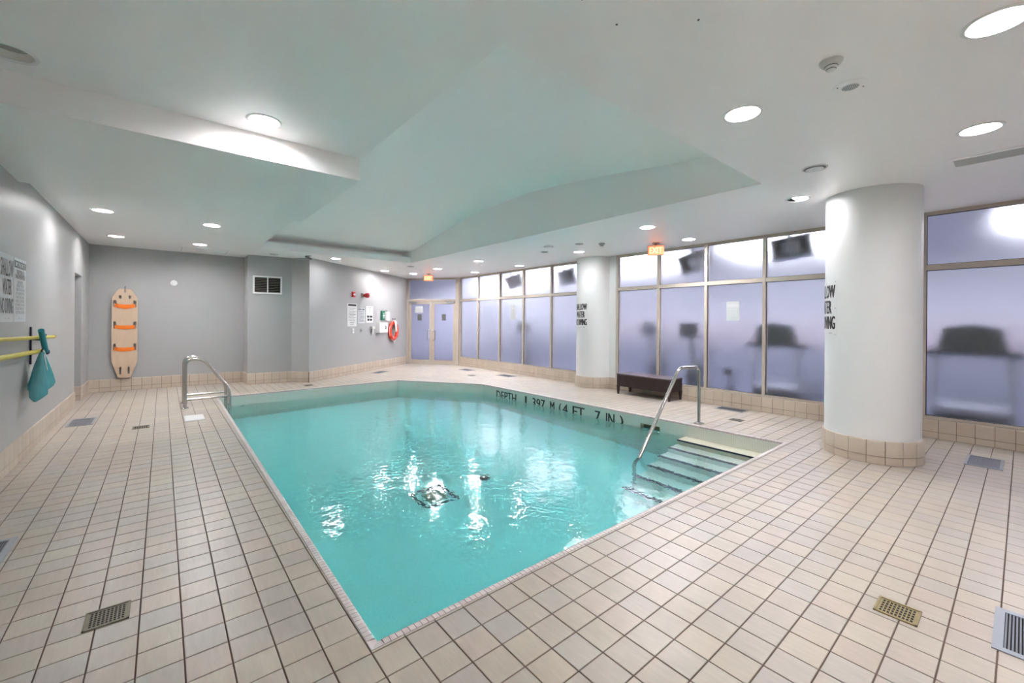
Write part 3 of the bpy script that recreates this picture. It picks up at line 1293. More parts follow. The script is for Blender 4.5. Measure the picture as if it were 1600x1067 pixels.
paper('pale paper notice on the left leaf of the double doors', to_door(0.46, 1.90), DA, 0.30, 0.24)
paper('pale paper notice taped to the frosted window left of the far column', (XR - 0.007, 9.50, 1.77), -math.pi / 2, 0.22, 0.42)
paper('pale paper notice taped to the frosted window above the handrail', (XR - 0.007, 3.33, 1.72), -math.pi / 2, 0.22, 0.34)

# ------------------------------------------------------------------ gym behind the glass
bm = B()
box(bm, XR + 0.09, -3.2, -0.02, 14.2, 17.0, 0.0)
box(bm, 5.5, 14.1, -0.02, XR + 0.09, 17.0, 0.0)
struct('floor_gym', bm, M['gym_floor'])
bm = B()
box(bm, XR + 0.09, -3.2, 3.15, 14.2, 17.0, 3.2)
box(bm, 5.5, 12.3, 3.15, XR + 0.09, 17.0, 3.2)
struct('ceiling_gym', bm, M['gym_ceiling'])
bm = B()
box(bm, 12.6, -3.2, 0, 12.7, 17.0, 3.2)
box(bm, 5.4, 16.0, 0, 12.6, 16.1, 3.2)
box(bm, XR + 0.09, -3.3, 0, 12.6, -3.2, 3.2)
box(bm, 5.4, 14.2, 0, 5.5, 16.1, 3.2)
gw = struct('wall_gym', bm, M['gym_wall'])
bm = B()
box(bm, 12.57, -3.2, 1.05, 12.6, 10.0, 1.45)
obj('colour_band', bm, M['gym_stripe'], gw)
bm = B()
box(bm, 12.56, -3.2, 0.0, 12.6, 16.0, 1.05)
obj('lower_panelling', bm, mat('slate_blue_panelling', (0.24, 0.26, 0.33), 0.6), gw)
k = 0
GL = [(9.6, -1.0, 'beyond the right-hand frosted window'), (9.6, 2.9, 'beyond the window above the handrail'), (9.6, 6.4, 'behind the far column'),
      (9.6, 9.8, 'beyond the far row of windows'), (10.6, 13.9, 'beyond the double doors')]
for x, y, wh in GL:
    t = thing('gym_light', 'bright rectangular ceiling light ' + wh, 'ceiling light', (x, y, 3.15), 0, 'gym ceiling lights')
    bm = B()
    box(bm, -0.75, -1.2, -0.03, 0.75, 1.2, -0.02)
    obj('diffuser', bm, M['gym_lamp'], t)
    bm = B()
    for b in ((-0.78, -1.23, 0.78, -1.2), (-0.78, 1.2, 0.78, 1.23), (-0.78, -1.2, -0.75, 1.2), (0.75, -1.2, 0.78, 1.2)):
        box(bm, b[0], b[1], -0.035, b[2], b[3], 0.0)
    obj('frame', bm, M['white'], t)


def treadmill(x, y, label):
    t = thing('treadmill', label, 'treadmill', (x, y, 0), 0, 'treadmills in the gym')
    bm = B()
    box(bm, 0.0, -0.38, 0.06, 1.9, 0.38, 0.20)
    box(bm, -0.12, -0.36, 0.04, 0.35, 0.36, 0.30)
    obj('deck', bm, M['machine'], t)
    bm = B()
    box(bm, 0.2, -0.24, 0.20, 1.85, 0.24, 0.215)
    obj('belt', bm, M['black'], t)
    bm = B()
    box(bm, -0.14, -0.34, 0.30, 0.30, 0.34, 0.37)
    obj('motor_cover', bm, M['machine_grey'], t)
    for s in (-1, 1):
        bm = B()
        tube(bm, [(0.05, s * 0.38, 0.1), (0.0, s * 0.37, 0.6), (0.1, s * 0.34, 1.1)], 0.035, 8)
        obj('upright', bm, M['machine_grey'], t, True)
        bm = B()
        tube(bm, [(0.05, s * 0.40, 1.12), (0.5, s * 0.40, 1.05), (0.75, s * 0.38, 0.98)], 0.028, 8)
        obj('side_bar', bm, M['machine'], t, True)
    bm = B()
    xzprism(bm, [(-0.34, 1.14), (0.34, 1.14), (0.27, 1.46), (0.0, 1.51), (-0.27, 1.46)], -0.07, 0.06)
    for v in bm.verts:
        v.co = Vector((v.co.y + (v.co.z - 1.2) * -0.25, v.co.x, v.co.z))
    obj('console', bm, M['screen'], t)
    bm = B()
    box(bm, -0.08, -0.47, 1.08, 0.10, 0.47, 1.16)
    obj('crossbar', bm, M['machine'], t)
    return t


treadmill(8.55, 2.85, 'blurred dark treadmill console behind the frosted window beside the near column')
treadmill(8.50, 0.45, 'blurred treadmill with a wide dark bar behind the right-hand frosted window')


def bike(x, y, label, rz=0.0, sc=1.0):
    t = thing('exercise_bike', label, 'exercise bike', (x, y, 0), rz, 'exercise bikes in the gym')
    t.scale = (sc, sc, sc)
    bm = B()
    tube(bm, [(-0.1, -0.28, 0.04), (-0.1, 0.28, 0.04)], 0.04, 8)
    tube(bm, [(1.0, -0.25, 0.04), (1.0, 0.25, 0.04)], 0.04, 8)
    tube(bm, [(-0.1, 0, 0.06), (1.0, 0, 0.06)], 0.05, 8)
    obj('base', bm, M['machine'], t, True)
    bm = B()
    lathe(bm, [(0.26, -0.09), (0.30, -0.05), (0.30, 0.05), (0.26, 0.09)], 20, (0.25, 0, 0.38), 'Y')
    obj('flywheel_cover', bm, M['machine'], t, True)
    bm = B()
    tube(bm, [(0.2, 0, 0.5), (0.02, 0, 1.30)], 0.04, 8)
    obj('stem', bm, M['machine'], t, True)
    bm = B()
    box(bm, -0.10, -0.17, 1.25, 0.02, 0.17, 1.50)
    obj('console', bm, M['machine'], t)
    bm = B()
    tube(bm, fillet([(0.25, -0.25, 1.28), (0.0, -0.25, 1.22), (0.0, 0.25, 1.22), (0.25, 0.25, 1.28)], 0.08, 4), 0.02, 8)
    obj('handlebar', bm, M['machine'], t, True)
    bm = B()
    tube(bm, [(0.5, 0, 0.3), (0.75, 0, 0.85)], 0.035, 8)
    lathe(bm, [(0.05, 0.84), (0.14, 0.88), (0.12, 0.95), (0.0, 0.96)], 14, (0.78, 0, 0))
    obj('seat', bm, M['machine'], t, True)
    return t


bike(8.45, 4.42, 'blurred dark exercise bike behind the second pane right of the far column')
bike(9.1, 5.75, 'fainter blurred exercise bike behind the first pane right of the far column')
bike(8.55, 9.75, 'blurred exercise bike behind the far row of windows', 0.6)
bike(8.40, 3.62, 'dark low machine behind the frosted window with the paper notice', 0.0, 0.42)


def television(x, y, z, rz, tilt, label):
    t = thing('television', label, 'television', (x, y, z), rz, 'televisions hung in the gym')
    t.rotation_euler = (tilt, -0.3 if tilt > 0.27 else -0.1, rz)
    bm = B()
    box(bm, -0.30, -0.03, -0.17, 0.30, 0.03, 0.17)
    obj('casing', bm, M['tv'], t)
    bm = B()
    box(bm, -0.12, -0.07, -0.10, 0.12, -0.03, 0.10)
    box(bm, -0.03, -0.07, 0.0, 0.03, -0.04, max(0.23, 3.14 - z))
    obj('mount', bm, M['machine_grey'], t)
    return t


television(8.25, 4.22, 2.74, -1.05, 0.30, 'dark hanging television slanting behind the high pane right of the near illuminated sign')
television(8.22, 2.52, 2.80, -1.45, 0.25, 'dark hanging television behind the high pane beside the near column')
television(8.25, 9.85, 2.74, -1.2, 0.3, 'dark hanging television behind the third high pane of the far windows')
television(8.25, 7.75, 2.72, -1.55, 0.25, 'dark hanging television behind the high pane just left of the far column')

# ------------------------------------------------------------------ ceiling fittings
bm = B()
lathe(bm, [(RH, 0.02), (RH - 0.002, -0.001), (RH + 0.006, -0.007), (RH + 0.022, -0.005), (RH + 0.026, 0.0005), (RH + 0.01, 0.0005)], 28, caps=False)
trim_me = mesh_of(bm, 'trim_ring', True)
trim_me.materials.append(M['white'])
bm = B()
n = 28
ra = [bm.verts.new((RH * math.cos(2 * math.pi * i / n), RH * math.sin(2 * math.pi * i / n), 0.0)) for i in range(n)]
rb = [bm.verts.new((RH * .86 * math.cos(2 * math.pi * i / n), RH * .86 * math.sin(2 * math.pi * i / n), 0.05)) for i in range(n)]
for i in range(n):
    bm.faces.new((ra[i], rb[i], rb[(i + 1) % n], ra[(i + 1) % n]))
cone_me = mesh_of(bm, 'reflector', True)
cone_me.materials.append(M['reflector'])


def disc_mesh(r, z, m):
    bm = B()
    lathe(bm, [(r, z), (r, z + 0.01)], 28)
    me = mesh_of(bm, 'diffuser')
    me.materials.append(m)
    return me


diff_me = disc_mesh(RH * .88, 0.022, M['lamp'])
diff_deep = disc_mesh(RH * .87, 0.045, M['lamp'])
low_me = disc_mesh(RH * .88, 0.022, M['lamp_low'])
dark_me = disc_mesh(RH * .87, 0.045, M['vent_grey'])
for x, y, z, lab in LIGHTS:
    t = thing('downlight', lab, 'ceiling light', (x, y, z), 0, 'round downlights in the pool hall ceiling')
    put('trim_ring', trim_me, None, t)
    put('reflector', cone_me, None, t)
    near = math.hypot(x, y) < 4.5 and y < 1.2
    dim = any(abs(x - a) < 0.1 and abs(y - b) < 0.1 for a, b in ((-.65, 8.16), (-.66, 10.53), (3.24, 10.66), (7.35, 8.61), (5.13, 12.22), (5.88, 1.74), (3.2, -1.5), (5.9, -1.4), (3.17, 0.09), (4.81, 0.22), (6.85, 6.06), (0.63, 3.95)))
    put('diffuser', dark_me if 'unlit' in lab else (low_me if dim else (diff_deep if near else diff_me)), None, t)


def exit_sign(x, y, rz, label):
    t = thing('exit_sign', label, 'exit sign', (x, y, ZC), rz)
    bm = B()
    lathe(bm, [(0.07, 0), (0.07, -0.015), (0.02, -0.02), (0.02, -0.05)], 16)
    obj('canopy', bm, M['exit_box'], t, True)
    bm = B()
    box(bm, -0.15, -0.025, -0.235, 0.15, 0.025, -0.045)
    h_ = obj('housing', bm, M['exit_box'], t)
    bm = B()
    box(bm, -0.14, -0.028, -0.225, 0.14, -0.025, -0.055)
    obj('face', bm, M['exit_face'], h_)
    bm = B()
    add_text(bm, 'EXIT', 0, -0.14, 0.22, 0.11, -0.030, bold=0.004)
    flat_obj('lettering', bm, M['exit_text'], h_)
    return t


exit_sign(7.15, 4.42, math.radians(-58), 'glowing red exit sign hanging before the windows right of the far column')
exit_sign(6.50, 12.05, math.radians(-28), 'glowing red exit sign hanging in front of the double doors')

# sprinkler / detector / speaker near the camera
t = thing('smoke_detector', 'conical white smoke detector near the top right of the ceiling', 'smoke detector', (2.94, 0.71, ZC))
bm = B()
lathe(bm, [(0.058, 0), (0.056, -0.008), (0.046, -0.022), (0.030, -0.026)], 28)
obj('base', bm, M['off_white'], t, True)
bm = B()
lathe(bm, [(0.031, -0.024), (0.030, -0.036), (0.024, -0.040), (0.020, -0.052), (0.008, -0.056), (0.0, -0.056)], 28)
obj('sensor_head', bm, M['white'], t, True)
bm = B()
lathe(bm, [(0.0315, -0.027), (0.0325, -0.029), (0.0315, -0.031)], 28)
lathe(bm, [(0.0235, -0.042), (0.025, -0.044), (0.023, -0.046)], 28)
obj('slot_rings', bm, M['ink_grey'], t, True)
t = thing('ceiling_speaker', 'flat round white ceiling speaker with a dotted grille and two screws', 'speaker', (3.335, 0.705, ZC))
bm = B()
lathe(bm, [(0.092, 0), (0.090, -0.004), (0.046, -0.007), (0.046, -0.003)], 32, caps=False)
obj('flange', bm, M['ceiling'], t, True)
bm = B()
lathe(bm, [(0.046, -0.003), (0.044, -0.007), (0.0, -0.008)], 28)
g_ = obj('grille', bm, M['sign_grey'], t, True)
bm = B()
for i in range(-4, 5):
    for j_ in range(-4, 5):
        if i * i + j_ * j_ < 19:
            box(bm, i * 0.009 - .002, j_ * 0.009 - .002, -0.0088, i * 0.009 + .002, j_ * 0.009 + .002, -0.0076)
obj('perforations', bm, M['ink_grey'], g_)
for s in (-1, 1):
    bm = B()
    lathe(bm, [(0.004, -0.004), (0.004, -0.008), (0, -0.008)], 8, (s * 0.048, -s * 0.055, 0))
    obj('screw', bm, M['ink'], t)


def round_vent(x, y, r, label, m='white'):
    t = thing('round_vent', label, 'vent', (x, y, ZC))
    bm = B()
    lathe(bm, [(r, 0), (r, -0.004), (r * 0.93, -0.010), (r * 0.85, -0.006), (r * .85, -0.001)], 28, caps=False)
    obj('rim', bm, M['white'], t, True)
    bm = B()
    lathe(bm, [(r * 0.62, -0.002), (r * 0.70, -0.014), (r * 0.2, -0.020), (0, -0.020)], 28)
    obj('baffle', bm, M[m], t, True)
    bm = B()
    lathe(bm, [(r * 0.86, -0.0005), (r * 0.86, -0.002), (0, -0.002)], 28)
    obj('throat', bm, M['ink_grey'], t)


round_vent(4.83, 1.29, 0.105, 'round white air valve on the ceiling left of the near column top')
round_vent(5.91, 6.03, 0.11, 'thin round ceiling valve, nearer of the pair left of the far column')
round_vent(6.30, 6.55, 0.09, 'grey round ceiling valve, farther of the pair left of the far column', 'vent_grey')
round_vent(5.25, 10.75, 0.11, 'grey round ceiling valve just beyond the far end of the raised bay', 'vent_grey')
round_vent(1.95, 10.9, 0.10, 'faint round ceiling valve above the black wall grille', 'off_white')
t = thing('spot_detector', 'small grey cone detector on the ceiling in front of the far column', 'smoke detector', (6.43, 5.12, ZC))
bm = B()
lathe(bm, [(0.06, 0), (0.06, -0.015), (0.035, -0.035), (0.035, -0.05), (0.0, -0.055)], 20)
obj('body', bm, M['vent_grey'], t, True)
t = thing('motion_sensor', 'small grey plate beside the cone detector on the ceiling', 'plate', (6.15, 5.44, ZC))
bm = B()
lathe(bm, [(0.08, 0), (0.08, -0.005), (0.0, -0.007)], 20)
obj('cover', bm, M['vent_grey'], t, True)
t = thing('security_camera', 'small grey ceiling camera bracket above the wall corner', 'camera', (2.62, 10.62, ZC))
bm = B()
lathe(bm, [(0.05, 0), (0.05, -0.01), (0.02, -0.015), (0.015, -0.05)], 14)
obj('mount', bm, M['vent_grey'], t, True)
bm = B()
tube(bm, [(-0.08, -0.05, -0.03), (0.06, 0.03, -0.07)], 0.022, 10)
obj('camera_body', bm, M['ink_grey'], t, True)
t = thing('linear_vent', 'dark slotted rectangular ceiling grille right of the near column', 'vent', (5.66, 0.02, ZC))
bm = B()
for b in ((-0.15, -0.52, -0.11, 0.47), (0.13, -0.52, 0.17, 0.47), (-0.11, 0.40, 0.13, 0.47), (-0.11, -0.52, 0.13, -0.45)):
    box(bm, b[0], b[1], -0.008, b[2], b[3], 0)
obj('frame', bm, M['ceiling'], t)
bm = B()
box(bm, -0.11, -0.45, -0.002, 0.13, 0.40, -0.0005)
obj('backing', bm, M['ink_grey'], t)
for k in range(11):
    bm = B()
    box(bm, -0.105 + k * 0.0215, -0.45, -0.007, -0.093 + k * 0.0215, 0.40, -0.002)
    obj('slat', bm, M['off_white'], t)
t = thing('ceiling_hatch', 'faint square access panel in the ceiling at the top centre, held by small screws', 'panel', (1.93, 1.22, ZC))
bm = B()
box(bm, -0.48, -0.48, -0.0035, 0.13, 0.13, 0.0)
obj('cover', bm, M['ceiling'], t)
for sx, sy in ((-0.18, 0.09), (0.10, -0.19), (-0.44, 0.09), (0.10, -0.44)):
    bm = B()
    lathe(bm, [(0.006, -0.003), (0.006, -0.006), (0, -0.006)], 8, (sx, sy, 0))
    obj('screw', bm, M['ink_grey'], t)


def ceil_plate(x0, y0, x1, y1, label):
    t = thing('ceiling_hatch', label, 'panel', ((x0 + x1) / 2, (y0 + y1) / 2, ZC))
    a, b = (x1 - x0) / 2, (y1 - y0) / 2
    bm = B()
    box(bm, -a, -b, -0.004, a, b, 0)
    obj('cover', bm, M['ceiling'], t)
    bm = B()
    for q in ((-a, -b, a, -b + .008), (-a, b - .008, a, b), (-a, -b, -a + .008, b), (a - .008, -b, a, b)):
        box(bm, q[0], q[1], -0.0055, q[2], q[3], -0.004)
    obj('edge', bm, M['sign_grey'], t)


ceil_plate(5.0, 11.3, 5.9, 11.9, 'white ceiling access panel between two downlights near the double doors')
ceil_plate(0.3, 11.0, 1.1, 11.8, 'white ceiling access panel against the grey rear wall')


# ------------------------------------------------------------------ things on the rear walls
t = thing('wall_grille', 'black slatted ventilation grille in a white frame on the pier wall', 'vent', (1.91, 11.385, 2.32), -0.088)
t.location = (1.91, 11.383, 2.32)
bm = B()
for b in ((-0.30, -0.21, 0.30, -0.175), (-0.30, 0.175, 0.30, 0.21), (-0.30, -0.175, -0.265, 0.175), (0.265, -0.175, 0.30, 0.175), (-0.012, -0.175, 0.012, 0.175)):
    box(bm, b[0], -0.02, b[1], b[2], 0.002, b[3])
obj('frame', bm, M['white'], t)
bm = B()
box(bm, -0.265, -0.003, -0.175, 0.265, 0.001, 0.175)
obj('backing', bm, M['void'], t)
for sx in (-1, 1):
    for k in range(9):
        bm = B()
        x0, x1 = (-0.262, -0.014) if sx < 0 else (0.014, 0.262)
        z = -0.158 + k * 0.039
        v = box(bm, x0, -0.017, z, x1, -0.004, z + 0.004)
        for q in v:
            if q.co.y < -0.01:
                q.co.z -= 0.010
        obj('slat', bm, M['bronze'], t)
t = thing('wall_disc', 'small white round cover plate on the grey rear wall', 'cover plate', (0.19, 12.0, 2.30))
bm = B()
lathe(bm, [(0.062, 0), (0.062, -0.012), (0.052, -0.020), (0.0, -0.022)], 28, axis='Y')
obj('cover', bm, M['white'], t, True)

# rescue board
t = thing('rescue_board', 'tall pale wooden spine board with orange straps hanging on the rear wall', 'rescue board', (-0.605, 11.985, 0.27))


def rr(cx, cz, a, b, r=0.02, n=4):
    pts = []
    for qx, qz, s in ((a - r, b - r, 0), (-a + r, b - r, 1), (-a + r, -b + r, 2), (a - r, -b + r, 3)):
        for k in range(n + 1):
            an = math.pi / 2 * (s + k / n)
            pts.append((cx + qx + r * math.cos(an), cz + qz + r * math.sin(an)))
    return pts


HB = 1.85
outl = [(-0.075, 0), (0.075, 0), (0.10, 0.02), (0.20, 0.34), (0.20, 1.66), (0.11, 1.83), (0.085, HB), (-0.085, HB), (-0.11, 1.83), (-0.20, 1.66), (-0.20, 0.34), (-0.10, 0.02)]
holes = [rr(s * 0.155, z, 0.023, 0.072) for z in (0.64, 1.10, 1.54) for s in (-1, 1)]
holes += [rr(s * 0.075, 1.68, 0.019, 0.036, 0.015) for s in (-1, 1)] + [rr(s * 0.065, 0.15, 0.017, 0.075, 0.015) for s in (-1, 1)]
holes += [rr(0, 1.79, 0.014, 0.014, 0.012)]
bm = B()
xzprism(bm, outl, -0.050, -0.016, [h[::-1] for h in holes])
obj('board', bm, M['wood'], t)
for z, sag in ((1.50, 0.035), (1.055, 0.012), (0.60, 0.02)):
    bm = B()
    for dz, sg, yy in ((0.014, sag * .4, -0.064), (-0.008, sag, -0.060)):
        pts = [(-0.155, -0.0515, z + dz + 0.012), (-0.10, yy, z + dz - sg * .5), (0, yy, z + dz - sg), (0.10, yy, z + dz - sg * .5), (0.155, -0.0515, z + dz + 0.006)]
        for p, q in zip(pts, pts[1:]):
            v = [bm.verts.new(c) for c in ((p[0], p[1], p[2] - 0.024), (q[0], q[1], q[2] - 0.024), (q[0], q[1], q[2] + 0.024), (p[0], p[1], p[2] + 0.024))]
            k_ = [bm.verts.new((c.co.x, c.co.y + 0.003, c.co.z)) for c in v]
            bm.faces.new(v)
            bm.faces.new(k_[::-1])
            bm.faces.new((v[0], v[1], k_[1], k_[0]))
            bm.faces.new((v[3], k_[3], k_[2], v[2]))
    for s in (-1, 1):
        box(bm, s * 0.155 - 0.018, -0.055, z - 0.03, s * 0.155 + 0.018, -0.010, z - 0.015)
    obj('strap', bm, M['orange'], t)
bm = B()
tube(bm, [(0, 0.012, 1.90), (0, -0.04, 1.90), (0, -0.06, 1.86), (0, -0.056, 1.80)], 0.006, 8)
obj('hook', bm, M['ink_grey'], t, True)
for s, z in ((-1, 1.0), (1, 1.0), (-1, 0.5), (1, 0.5)):
    bm = B()
    box(bm, s * 0.12 - 0.02, -0.016, z - 0.02, s * 0.12 + 0.02, 0.014, z + 0.02)
    obj('spacer', bm, M['wood'], t)

# ------------------------------------------------------------------ things on the angled wall
WA = Vector((3.98, 3.0)).normalized()
WANG = math.atan2(WA.y, WA.x)


def wl(x, z, off=0.0):
    """point on the angled wall above plan coordinate x"""
    s = (x - 2.72) / WA.x
    n = Vector((-WA.y, WA.x))
    p = Vector((2.72, 10.95)) + WA * s + n * off
    return (p.x, p.y, z)


def lines_sign(label, x, z, wd, ht, bars, m='sign_white', cat='sign', ink='ink_grey'):
    """bars: (z fraction from the top, height fraction, left, right fraction, dark)"""
    t = thing('wall_sign', label, cat, wl(x, z), WANG)
    bm = B()
    box(bm, -wd / 2, -0.006, -ht / 2, wd / 2, 0.0, ht / 2)
    obj('panel', bm, M[m], t)
    bd, bg = B(), B()
    for f0, fh, l, r, dark in bars:
        b_ = bd if dark else bg
        n = max(1, int((r - l) * wd / 0.05)) if not dark else 1
        z1 = ht / 2 - f0 * ht
        x0, x1 = -wd / 2 + l * wd, -wd / 2 + r * wd
        for k in range(n):
            a = x0 + (x1 - x0) * k / n
            b = x0 + (x1 - x0) * (k + 0.82) / n if n > 1 else x1
            box(b_, a, -0.0075, z1 - fh * ht, b, -0.006, z1)
    if len(bd.verts):
        obj('heading', bd, M['ink'], t)['kind'] = 'stuff'
    if len(bg.verts):
        obj('printing', bg, M[ink], t)['kind'] = 'stuff'
    return t


lines_sign('tall white notice with a black heading on the angled wall, leftmost of three', 4.09, 1.655, 0.43, 0.64,
           [(0.03, 0.085, 0.07, 0.93, 1), (0.19, .022, .1, .9, 0), (0.26, .018, .1, .75, 0), (0.33, .022, .1, .9, 0), (.40, .018, .1, .8, 0), (.46, .03, .1, .9, 0),
            (.54, .018, .1, .7, 0), (.60, .022, .1, .9, 0), (.68, .018, .1, .8, 0), (.74, .018, .1, .85, 0), (.83, .03, .25, .75, 0), (.90, .02, .3, .7, 0)])
lines_sign('grey notice with boxed small print, middle one of three on the angled wall', 4.45, 1.64, 0.34, 0.44,
           [(.04, .09, .06, .2, 1), (.04, .09, .28, .42, 1), (.04, .09, .5, .62, 1), (.04, .09, .7, .92, 1), (.2, .035, .1, .9, 0), (.3, .03, .12, .88, 0), (.38, .03, .12, .88, 0), (.46, .03, .12, .88, 0), (.54, .03, .12, .88, 0),
            (.62, .03, .12, .88, 0), (.70, .03, .12, .88, 0), (.78, .03, .12, .88, 0), (.86, .03, .12, .88, 0)], 'sign_grey')
lines_sign('white notice with bold black words at its foot, rightmost of three on the angled wall', 4.785, 1.685, 0.36, 0.49,
           [(.05, .03, .2, .8, 0), (.16, .02, .3, .7, 0), (.25, .02, .3, .7, 0), (.58, .12, .1, .45, 1), (.58, .12, .52, .9, 1), (.76, .13, .16, .48, 1), (.76, .13, .55, .86, 1)])
t = thing('fire_pull_station', 'small red fire alarm pull station on the angled wall above the leftmost notice', 'fire alarm', wl(4.12, 2.23), WANG)
bm = B()
box(bm, -0.06, -0.04, -0.075, 0.06, 0, 0.075)
obj('box', bm, M['red'], t)
bm = B()
box(bm, -0.045, -0.055, -0.02, 0.045, -0.04, 0.01)
box(bm, -0.012, -0.06, -0.04, 0.012, -0.04, 0.03)
obj('handle', bm, M['off_white'], t)
t = thing('fire_horn', 'red fire horn and strobe sticking out from a grey box on the angled wall', 'fire alarm', wl(4.48, 2.23), WANG)
bm = B()
box(bm, -0.05, -0.05, -0.06, 0.05, 0, 0.06)
obj('back_box', bm, M['vent_grey'], t)
bm = B()
lathe(bm, [(0.045, -0.05), (0.045, -0.09), (0.07, -0.13), (0.07, -0.20), (0.05, -0.21), (0, -0.21)], 20, axis='Y')
obj('horn', bm, M['red'], t, True)
bm = B()
lathe(bm, [(0.03, -0.21), (0.03, -0.222), (0, -0.225)], 14, axis='Y')
obj('lens', bm, M['dark_red'], t)
t = thing('label_strip', 'narrow grey label strip on the angled wall left of the green first aid kit', 'label', wl(5.17, 1.68), WANG)
bm = B()
box(bm, -0.045, -0.005, -0.12, 0.045, 0, 0.12)
obj('backing', bm, M['sign_grey'], t)
bm = B()
for k in range(5):
    box(bm, -0.025, -0.0065, -0.10 + k * 0.045, 0.025, -0.005, -0.08 + k * 0.045)
obj('printing', bm, M['ink_grey'], t)['kind'] = 'stuff'
t = thing('first_aid_kit', 'dark green first aid box on the angled wall above the white telephone box', 'first aid kit', wl(5.36, 1.66), WANG)
bm = B()
box(bm, -0.10, -0.05, -0.15, 0.08, 0, 0.15)
obj('case', bm, M['green'], t)
bm = B()
box(bm, 0.0, -0.053, -0.09, 0.03, -0.05, 0.09)
box(bm, -0.055, -0.053, -0.015, 0.075, -0.05, 0.015)
obj('cross', bm, M['white'], t)
t = thing('wall_dispenser', 'white dispenser with a grey top right of the green first aid box', 'dispenser', wl(5.545, 1.67), WANG)
bm = B()
box(bm, -0.09, -0.08, -0.16, 0.09, 0, 0.12)
obj('body', bm, M['white'], t)
bm = B()
box(bm, -0.075, -0.09, 0.12, 0.075, 0, 0.16)
obj('cap', bm, M['vent_grey'], t)
t = thing('telephone_box', 'white emergency telephone box on the angled wall left of the ring buoy', 'telephone box', wl(5.27, 1.285), WANG)
bm = B()
box(bm, -0.24, -0.13, -0.155, 0.24, 0, 0.155)
obj('cabinet', bm, M['white'], t)
bm = B()
box(bm, -0.075, -0.135, -0.13, 0.235, -0.13, 0.145)
d_ = obj('door', bm, M['sign_white'], t)
bm = B()
tube(bm, fillet([(0.06, -0.137, 0.04), (0.10, -0.142, 0.045), (0.10, -0.142, -0.045), (0.06, -0.137, -0.04)], 0.02, 3), 0.011, 6)
obj('handset_emblem', bm, M['ink'], d_)
for lab, x, z, wd, ht, m, nm in (('narrow white switch plate under the leftmost notice', 4.13, 1.21, 0.07, 0.13, 'white', 'switch_plate'),
                                 ('small dark key switch under the middle notice', 4.44, 1.21, 0.075, 0.11, 'vent_grey', 'key_switch')):
    t = thing(nm, lab, 'switch', wl(x, z), WANG)
    bm = B()
    box(bm, -wd / 2, -0.012, -ht / 2, wd / 2, 0, ht / 2)
    obj('plate', bm, M[m], t)
    bm = B()
    box(bm, -wd / 6, -0.022, -ht / 6, wd / 6, -0.012, ht / 6)
    obj('toggle', bm, M['ink_grey' if nm == 'key_switch' else 'off_white'], t)
t = thing('hose_fitting', 'small white dispenser with a dangling tube under the rightmost notice', 'dispenser', wl(4.86, 1.22), WANG)
bm = B()
box(bm, -0.07, -0.09, 0.03, 0.07, 0, 0.11)
box(bm, -0.03, -0.06, -0.14, 0.04, 0, 0.03)
obj('body', bm, M['off_white'], t)
bm = B()
tube(bm, [(-0.05, -0.06, 0.04), (-0.06, -0.05, -0.03), (-0.05, -0.03, -0.08)], 0.012, 6)
obj('nozzle', bm, M['ink_grey'], t)

# ring buoy with its rope
t = thing('ring_buoy', 'orange-red ring buoy with white rope hanging on the angled wall', 'ring buoy', wl(5.84, 1.17, -0.06), WANG)
bm = B()
pts = [(0.235 * math.cos(a), 0, 0.265 * math.sin(a)) for a in [2 * math.pi * i / 40 for i in range(40)]]
tube(bm, pts, 0.058, 12, closed=True)
obj('ring', bm, M['ring'], t, True)
bm = B()
pts = []
for i in range(48):
    a = 2 * math.pi * i / 48
    sw = 0.305 + 0.018 * math.cos(4 * a)
    pts.append((sw * math.cos(a) * 0.95, -0.02, sw * math.sin(a) * 1.06))
tube(bm, pts, 0.008, 6, closed=True)
obj('grab_line', bm, M['rope'], t, True)
bm = B()
for k in range(3):
    a = k * 0.02
    tube(bm, fillet([(-0.02 + a, -0.01, 0.36), (-0.05 + a * 1.5, -0.075, 0.30), (-0.0 + a * 1.3, -0.085, -0.02 + a), (0.05 + a, -0.08, -0.04), (0.04 + a, -0.07, 0.30), (0.0, -0.01, 0.37)], 0.05, 4), 0.010, 6)
tube(bm, fillet([(0.0, -0.07, 0.05), (-0.1, -0.05, -0.30), (0.0, -0.03, -0.42), (0.1, -0.03, -0.32)], 0.08, 5), 0.006, 6)
obj('rope_coil', bm, M['rope'], t, True)
bm = B()
tube(bm, [(0, 0.06, 0.40), (0, -0.05, 0.37), (0, -0.07, 0.41)], 0.010, 6)
obj('hook', bm, M['ink'], t, True)
for k in range(4):
    a = math.pi / 4 + k * math.pi / 2
    bm = B()
    c = Vector((0.235 * math.cos(a), 0, 0.265 * math.sin(a)))
    d = Vector((math.cos(a), 0, math.sin(a)))
    pp = [c + d * 0.061 * math.cos(b) + Vector((0, 1, 0)) * 0.061 * math.sin(b) for b in [2 * math.pi * i / 10 for i in range(10)]]
    tube(bm, pp, 0.006, 6, closed=True)
    obj('band', bm, M['dark_red'], t, True)

# ------------------------------------------------------------------ left wall: signs, poles, net bag
LA = math.pi / 2


